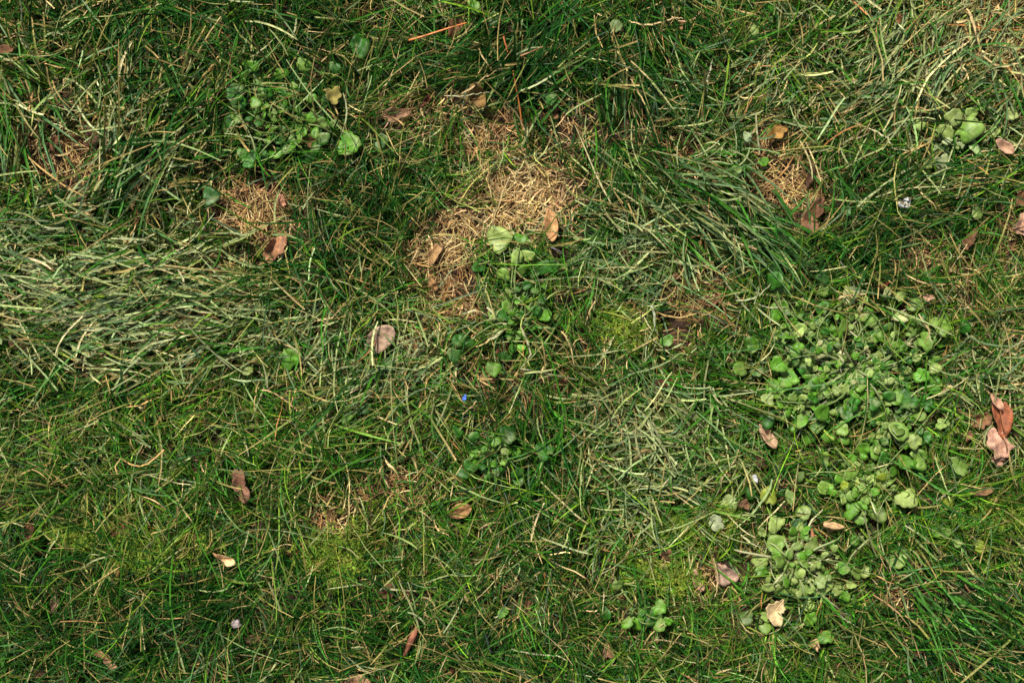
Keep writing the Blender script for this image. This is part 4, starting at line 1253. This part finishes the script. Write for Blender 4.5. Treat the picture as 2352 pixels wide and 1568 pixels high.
# ------------------------------------------------------------------ grass tufts that stand out, each blade its own part
TUFTS = [  # x, y, n, dirs (deg from, to), length (units), colour, label
    (1200, 195, 46, (10, 85), (90, 190), G_DEEP, 'dense dark green grass tuft fanning out near the hanging orange needle'),
    (1215, 205, 26, (95, 350), (70, 130), G_DEEP, 'short dark green grass tuft beside the hanging orange needle'),
    (1690, 895, 34, (130, 230), (90, 190), G_MID, 'green grass tuft sweeping away from the large rosette'),
    (1905, 570, 40, (20, 170), (80, 160), (.03, .13, .014), 'vivid green grass tuft beside the jagged brown leaf'),
    (1590, 430, 34, (-50, -18), (120, 230), (.07, .13, .045), 'long combed grey green grass tuft leaning past the soil patch'),
    (1720, 500, 34, (-60, -25), (110, 200), (.05, .13, .03), 'long green grass tuft running toward the vivid green one'),
    (2100, 1340, 34, (-60, -15), (110, 220), G_MID, 'long green grass tuft leaning away from the bare red soil'),
    (1270, 1080, 26, (60, 120), (90, 180), G_MID, 'upright green grass tuft near the young bittercress'),
    (270, 470, 30, (35, 75), (90, 190), (.055, .105, .045), 'coarse blue green grass tuft beside the soil hollow'),
    (60, 240, 28, (-85, -50), (100, 190), (.045, .11, .03), 'coarse green grass tuft drooping toward the soil hollow'),
    (1480, 130, 28, (-95, -50), (100, 180), G_DEEP, 'tall dark grass tuft beside the orange needles'),
    (330, 60, 24, (200, 290), (80, 150), G_DEEP, 'dark coarse grass tuft mixed with curled straw'),
]
for tx, ty, n, (d0, d1), (l0, l1), colr, label in TUFTS:
    px, py = at(tx, ty, 0)
    porg = np.array([px, py, float(gz(px, py))])
    e = empty('grass_tuft', porg)
    tag(e, label, 'grass tuft')
    x, y = px + rng.normal(0, .017, n), py + rng.normal(0, .017, n)
    az = rng.uniform(rad(d0), rad(d1), n) + rng.normal(0, .22, n)
    ln = rng.uniform(l0, l1, n) * U * 1.15
    P = paths(x, y, gz(x, y), az, rng.uniform(rad(25), rad(62), n), ln, 9, rng.uniform(rad(25), rad(65), n), .05, floor=.012)
    cols = pick([colr, G_MID, G_SAGE], np.tile([.7, .2, .1], (n, 1)))
    for k in range(n):
        one = np.ones(1)
        c = cols[k:k + 1]
        V, F, C = ribbons(P[k:k + 1], one * rng.uniform(.0016, .0030), True, one * rng.normal(0, .4), one * rng.normal(0, .7), c, c * rng.uniform(.95, 1.5), one * rng.uniform(0, .3))
        mesh_obj('blade', V, F, M_GRASS, origin=P[k, 0], parent=e, parent_origin=porg, cols=C)

# ------------------------------------------------------------------ stuff: thatch, moss, grass, clippings
def make_thatch():
    # curly dead strands lying on the soil
    x, y, DX, DY = sample(110000, lambda a, b: np.clip(.02 + 1.0 * f_bare(a, b) ** 1.3 - .8 * f_max(a, b, SOILY), .025, 1))
    n = len(x)
    ln = rng.uniform(.009, .026, n)
    P = paths(x, y, gz(x, y) + rng.uniform(.001, .010, n), rng.uniform(0, 2 * PI, n), rng.uniform(rad(70), rad(97), n), ln, 6, rng.normal(0, .2, n), .22)
    k = keep_mask(P)
    P, DX, DY, n = P[k], DX[k], DY[k], k.sum()
    bare = f_bare(DX, DY)
    pale = gauss(DX, DY, 1205, 455, 140, 85) + .5 * gauss(DX, DY, 1060, 510, 90, 60) + .4 * gauss(DX, DY, 1420, 765, 90, 60)
    dark = f_max(DX, DY, SOILY)
    C = pick([S_PALE, S_STRAW, S_TAN, (.30, .165, .075), S_BROWN], np.stack([.35 + 3.0 * pale, .5 + .8 * pale, .6 + 0 * pale, .40 + 0 * pale, .15 + 1.2 * dark + .2 * (1 - bare)], 1))
    V, F, C = ribbons(P, rng.uniform(.0005, .0012, n), False, rng.normal(0, .5, n), rng.normal(0, 1.2, n), C, C * 1.05, rng.uniform(.2, .9, n))
    emit('thatch', V, F, C)
    flush('thatch', 'thatch', M_THATCH, 'matted tan and brown dead thatch covering the soil', 'thatch')


def make_moss():
    spots = [(763, 1278, 60, 50, 260), (217, 1228, 65, 32, 260), (312, 1262, 70, 44, 360), (1547, 1322, 46, 36, 200), (1471, 1308, 34, 30, 160), (1437, 755, 70, 44, 260), (800, 1250, 90, 70, 160), (430, 1250, 80, 40, 160),
             (1560, 1210, 60, 40, 250), (2280, 1180, 60, 40, 200), (1650, 1190, 40, 40, 250)]
    X = []
    for cx, cy, rx, ry, n in spots:
        X.append(np.stack([wx(cx + rng.normal(0, rx * .55, n)), wy(cy + rng.normal(0, ry * .55, n))], -1))
    X = np.concatenate(X)
    m = 7     # leaflets per shoot
    x = np.repeat(X[:, 0], m); y = np.repeat(X[:, 1], m)
    z = np.repeat(gz(X[:, 0], X[:, 1]) + rng.uniform(.006, .018, len(X)), m)
    n = len(x)
    P = paths(x, y, z, rng.uniform(0, 2 * PI, n), rng.uniform(rad(20), rad(85), n), rng.uniform(.0035, .008, n), 4, rng.uniform(.2, .8, n), .1, floor=.004)
    c0 = pick([(.17, .28, .025), (.11, .22, .02), (.24, .30, .04)], np.ones((len(X), 3)))
    C = np.repeat(c0, m, 0)
    V, F, C = ribbons(P, rng.uniform(.0007, .0013, n), False, rng.normal(0, .3, n), rng.normal(0, .3, n), C, C, np.full(n, .1))
    emit('moss', V, F, C)
    flush('moss', 'moss', M_MOSS, 'yellow green feathery moss in small clumps between the grass', 'moss')


def make_grass():
    def dens(a, b, wfac=.45, bfac=.93):
        return np.clip(1 - bfac * f_bare(a, b) - wfac * f_weed(a, b) - .75 * gauss(a, b, 2320, 60, 180, 150) + .22 * vnoise(a, b, 70, 51) - .1, .03, 1)
    # fine blades
    x, y, DX, DY = sample(84000, lambda a, b: dens(a, b) * (1 - .4 * f_coarse(a, b)))
    n = len(x)
    x, y, ra, V = tufted(x, y)
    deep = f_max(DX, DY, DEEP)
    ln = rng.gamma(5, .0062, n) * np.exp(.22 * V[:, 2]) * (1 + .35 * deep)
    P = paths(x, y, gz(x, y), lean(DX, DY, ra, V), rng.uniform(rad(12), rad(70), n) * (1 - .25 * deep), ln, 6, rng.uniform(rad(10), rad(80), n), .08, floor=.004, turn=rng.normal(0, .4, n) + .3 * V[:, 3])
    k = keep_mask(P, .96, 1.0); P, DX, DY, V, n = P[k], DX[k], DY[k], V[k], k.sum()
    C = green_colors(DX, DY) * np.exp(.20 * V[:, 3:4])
    tip = np.where(rng.random((n, 1)) < .20, np.array(S_STRAW), C * rng.uniform(.9, 1.5, (n, 1)))
    V, F, C = ribbons(P, rng.uniform(.0007, .0015, n), False, rng.normal(0, .5, n), rng.normal(0, .8, n), C, tip, rng.uniform(0, .5, n))
    emit('grass', V, F, C)
    # broad blades
    x, y, DX, DY = sample(26000, lambda a, b: dens(a, b) * (.40 + .60 * f_coarse(a, b)))
    n = len(x)
    x, y, ra, V = tufted(x, y, .026)
    deep = f_max(DX, DY, DEEP)
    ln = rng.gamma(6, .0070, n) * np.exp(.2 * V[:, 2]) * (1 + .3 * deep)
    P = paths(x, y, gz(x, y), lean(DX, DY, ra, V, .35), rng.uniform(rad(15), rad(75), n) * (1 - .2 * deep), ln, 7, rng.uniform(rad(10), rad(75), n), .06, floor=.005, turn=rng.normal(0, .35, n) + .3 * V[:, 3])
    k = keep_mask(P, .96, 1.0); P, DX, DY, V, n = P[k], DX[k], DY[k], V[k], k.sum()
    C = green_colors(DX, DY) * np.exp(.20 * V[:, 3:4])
    tip = np.where(rng.random((n, 1)) < .25, np.array(S_STRAW), C * rng.uniform(.9, 1.5, (n, 1)))
    wd = rng.uniform(.0012, .0020, n) * (1 + .5 * f_coarse(DX, DY))
    V, F, C = ribbons(P, wd, True, rng.normal(0, .45, n), rng.normal(0, .8, n), C, tip, rng.uniform(0, .7, n))
    emit('grass', V, F, C)
    flush('grass', 'grass', M_GRASS, 'green lawn grass blades of mixed width growing over the whole ground', 'grass')


def make_straw():
    # dry blades: bent, twisted, mixed through the sward
    def dens(a, b): return np.clip(f_straw(a, b) * (1 - .55 * f_max(a, b, DEEP)) * (1 - .55 * f_weed(a, b)) * (1 - .5 * f_bare(a, b)), 0, 1)
    x, y, DX, DY = sample(50000, dens)
    n = len(x)
    co = f_coarse(DX, DY)
    ln = rng.gamma(4, .0058, n) * (1 + .2 * co)
    P = paths(x, y, gz(x, y) + rng.uniform(.002, .022, n), azimuth(DX, DY), rng.uniform(rad(45), rad(95), n), ln, 6, rng.normal(.1, .4, n), .16, floor=.006, turn=rng.normal(0, .7, n))
    k = keep_mask(P, .85); P, DX, DY, co, n = P[k], DX[k], DY[k], co[k], k.sum()
    C = straw_colors(DX, DY)
    wd = rng.uniform(.0006, .0014, n) * (1 + .55 * co)
    V, F, C = ribbons(P, wd, True, rng.normal(0, .7, n), rng.normal(0, 2.0, n), C, C * 1.1, rng.uniform(.1, .9, n))
    emit('straw', V, F, C)
    flush('straw', 'dry_grass', M_STRAW, 'dry straw coloured grass blades mixed through the green lawn', 'dry grass')


def make_clippings():
    # flattened grey green clippings, lying on top
    def dens(a, b): return np.clip(f_max(a, b, SAGE) * (1 - .6 * f_max(a, b, DEEP)) * (1 - .6 * f_weed(a, b)) * (1 - .6 * f_bare(a, b)), 0.02, 1)
    x, y, DX, DY = sample(38000, dens)
    n = len(x)
    mat_ = gauss(DX, DY, 280, 700, 300, 130)
    co = f_coarse(DX, DY)
    ln = rng.gamma(5, .0064, n) * (1 + .15 * mat_)
    P = paths(x, y, gz(x, y) + rng.uniform(.008, .034, n), azimuth(DX, DY), rng.uniform(rad(78), rad(96), n), ln, 6, rng.normal(0, .2, n), .06, floor=.010, turn=rng.normal(0, .45, n))
    k = keep_mask(P, .93); P, DX, DY, co, mat_, n = P[k], DX[k], DY[k], co[k], mat_[k], k.sum()
    C = pick([G_SAGE, (.27, .33, .14), (.42, .41, .20), (.085, .15, .055), G_MID], np.stack([.8 + 0 * co, .4 + .5 * mat_, .12 + .3 * mat_, .5 + 0 * co, .3 + 0 * co], 1))
    wd = rng.uniform(.0010, .0018, n) * (1 + .45 * co)
    V, F, C = ribbons(P, wd, True, rng.normal(0, .35, n), rng.normal(0, .6, n), C, C * 1.15, rng.uniform(.2, 1, n))
    emit('clip', V, F, C)
    flush('clip', 'grass_clippings', M_GRASS, 'flattened dull sage green grass clippings matted on top of the lawn', 'grass clippings')


make_thatch()
make_moss()
make_grass()
make_straw()
make_clippings()
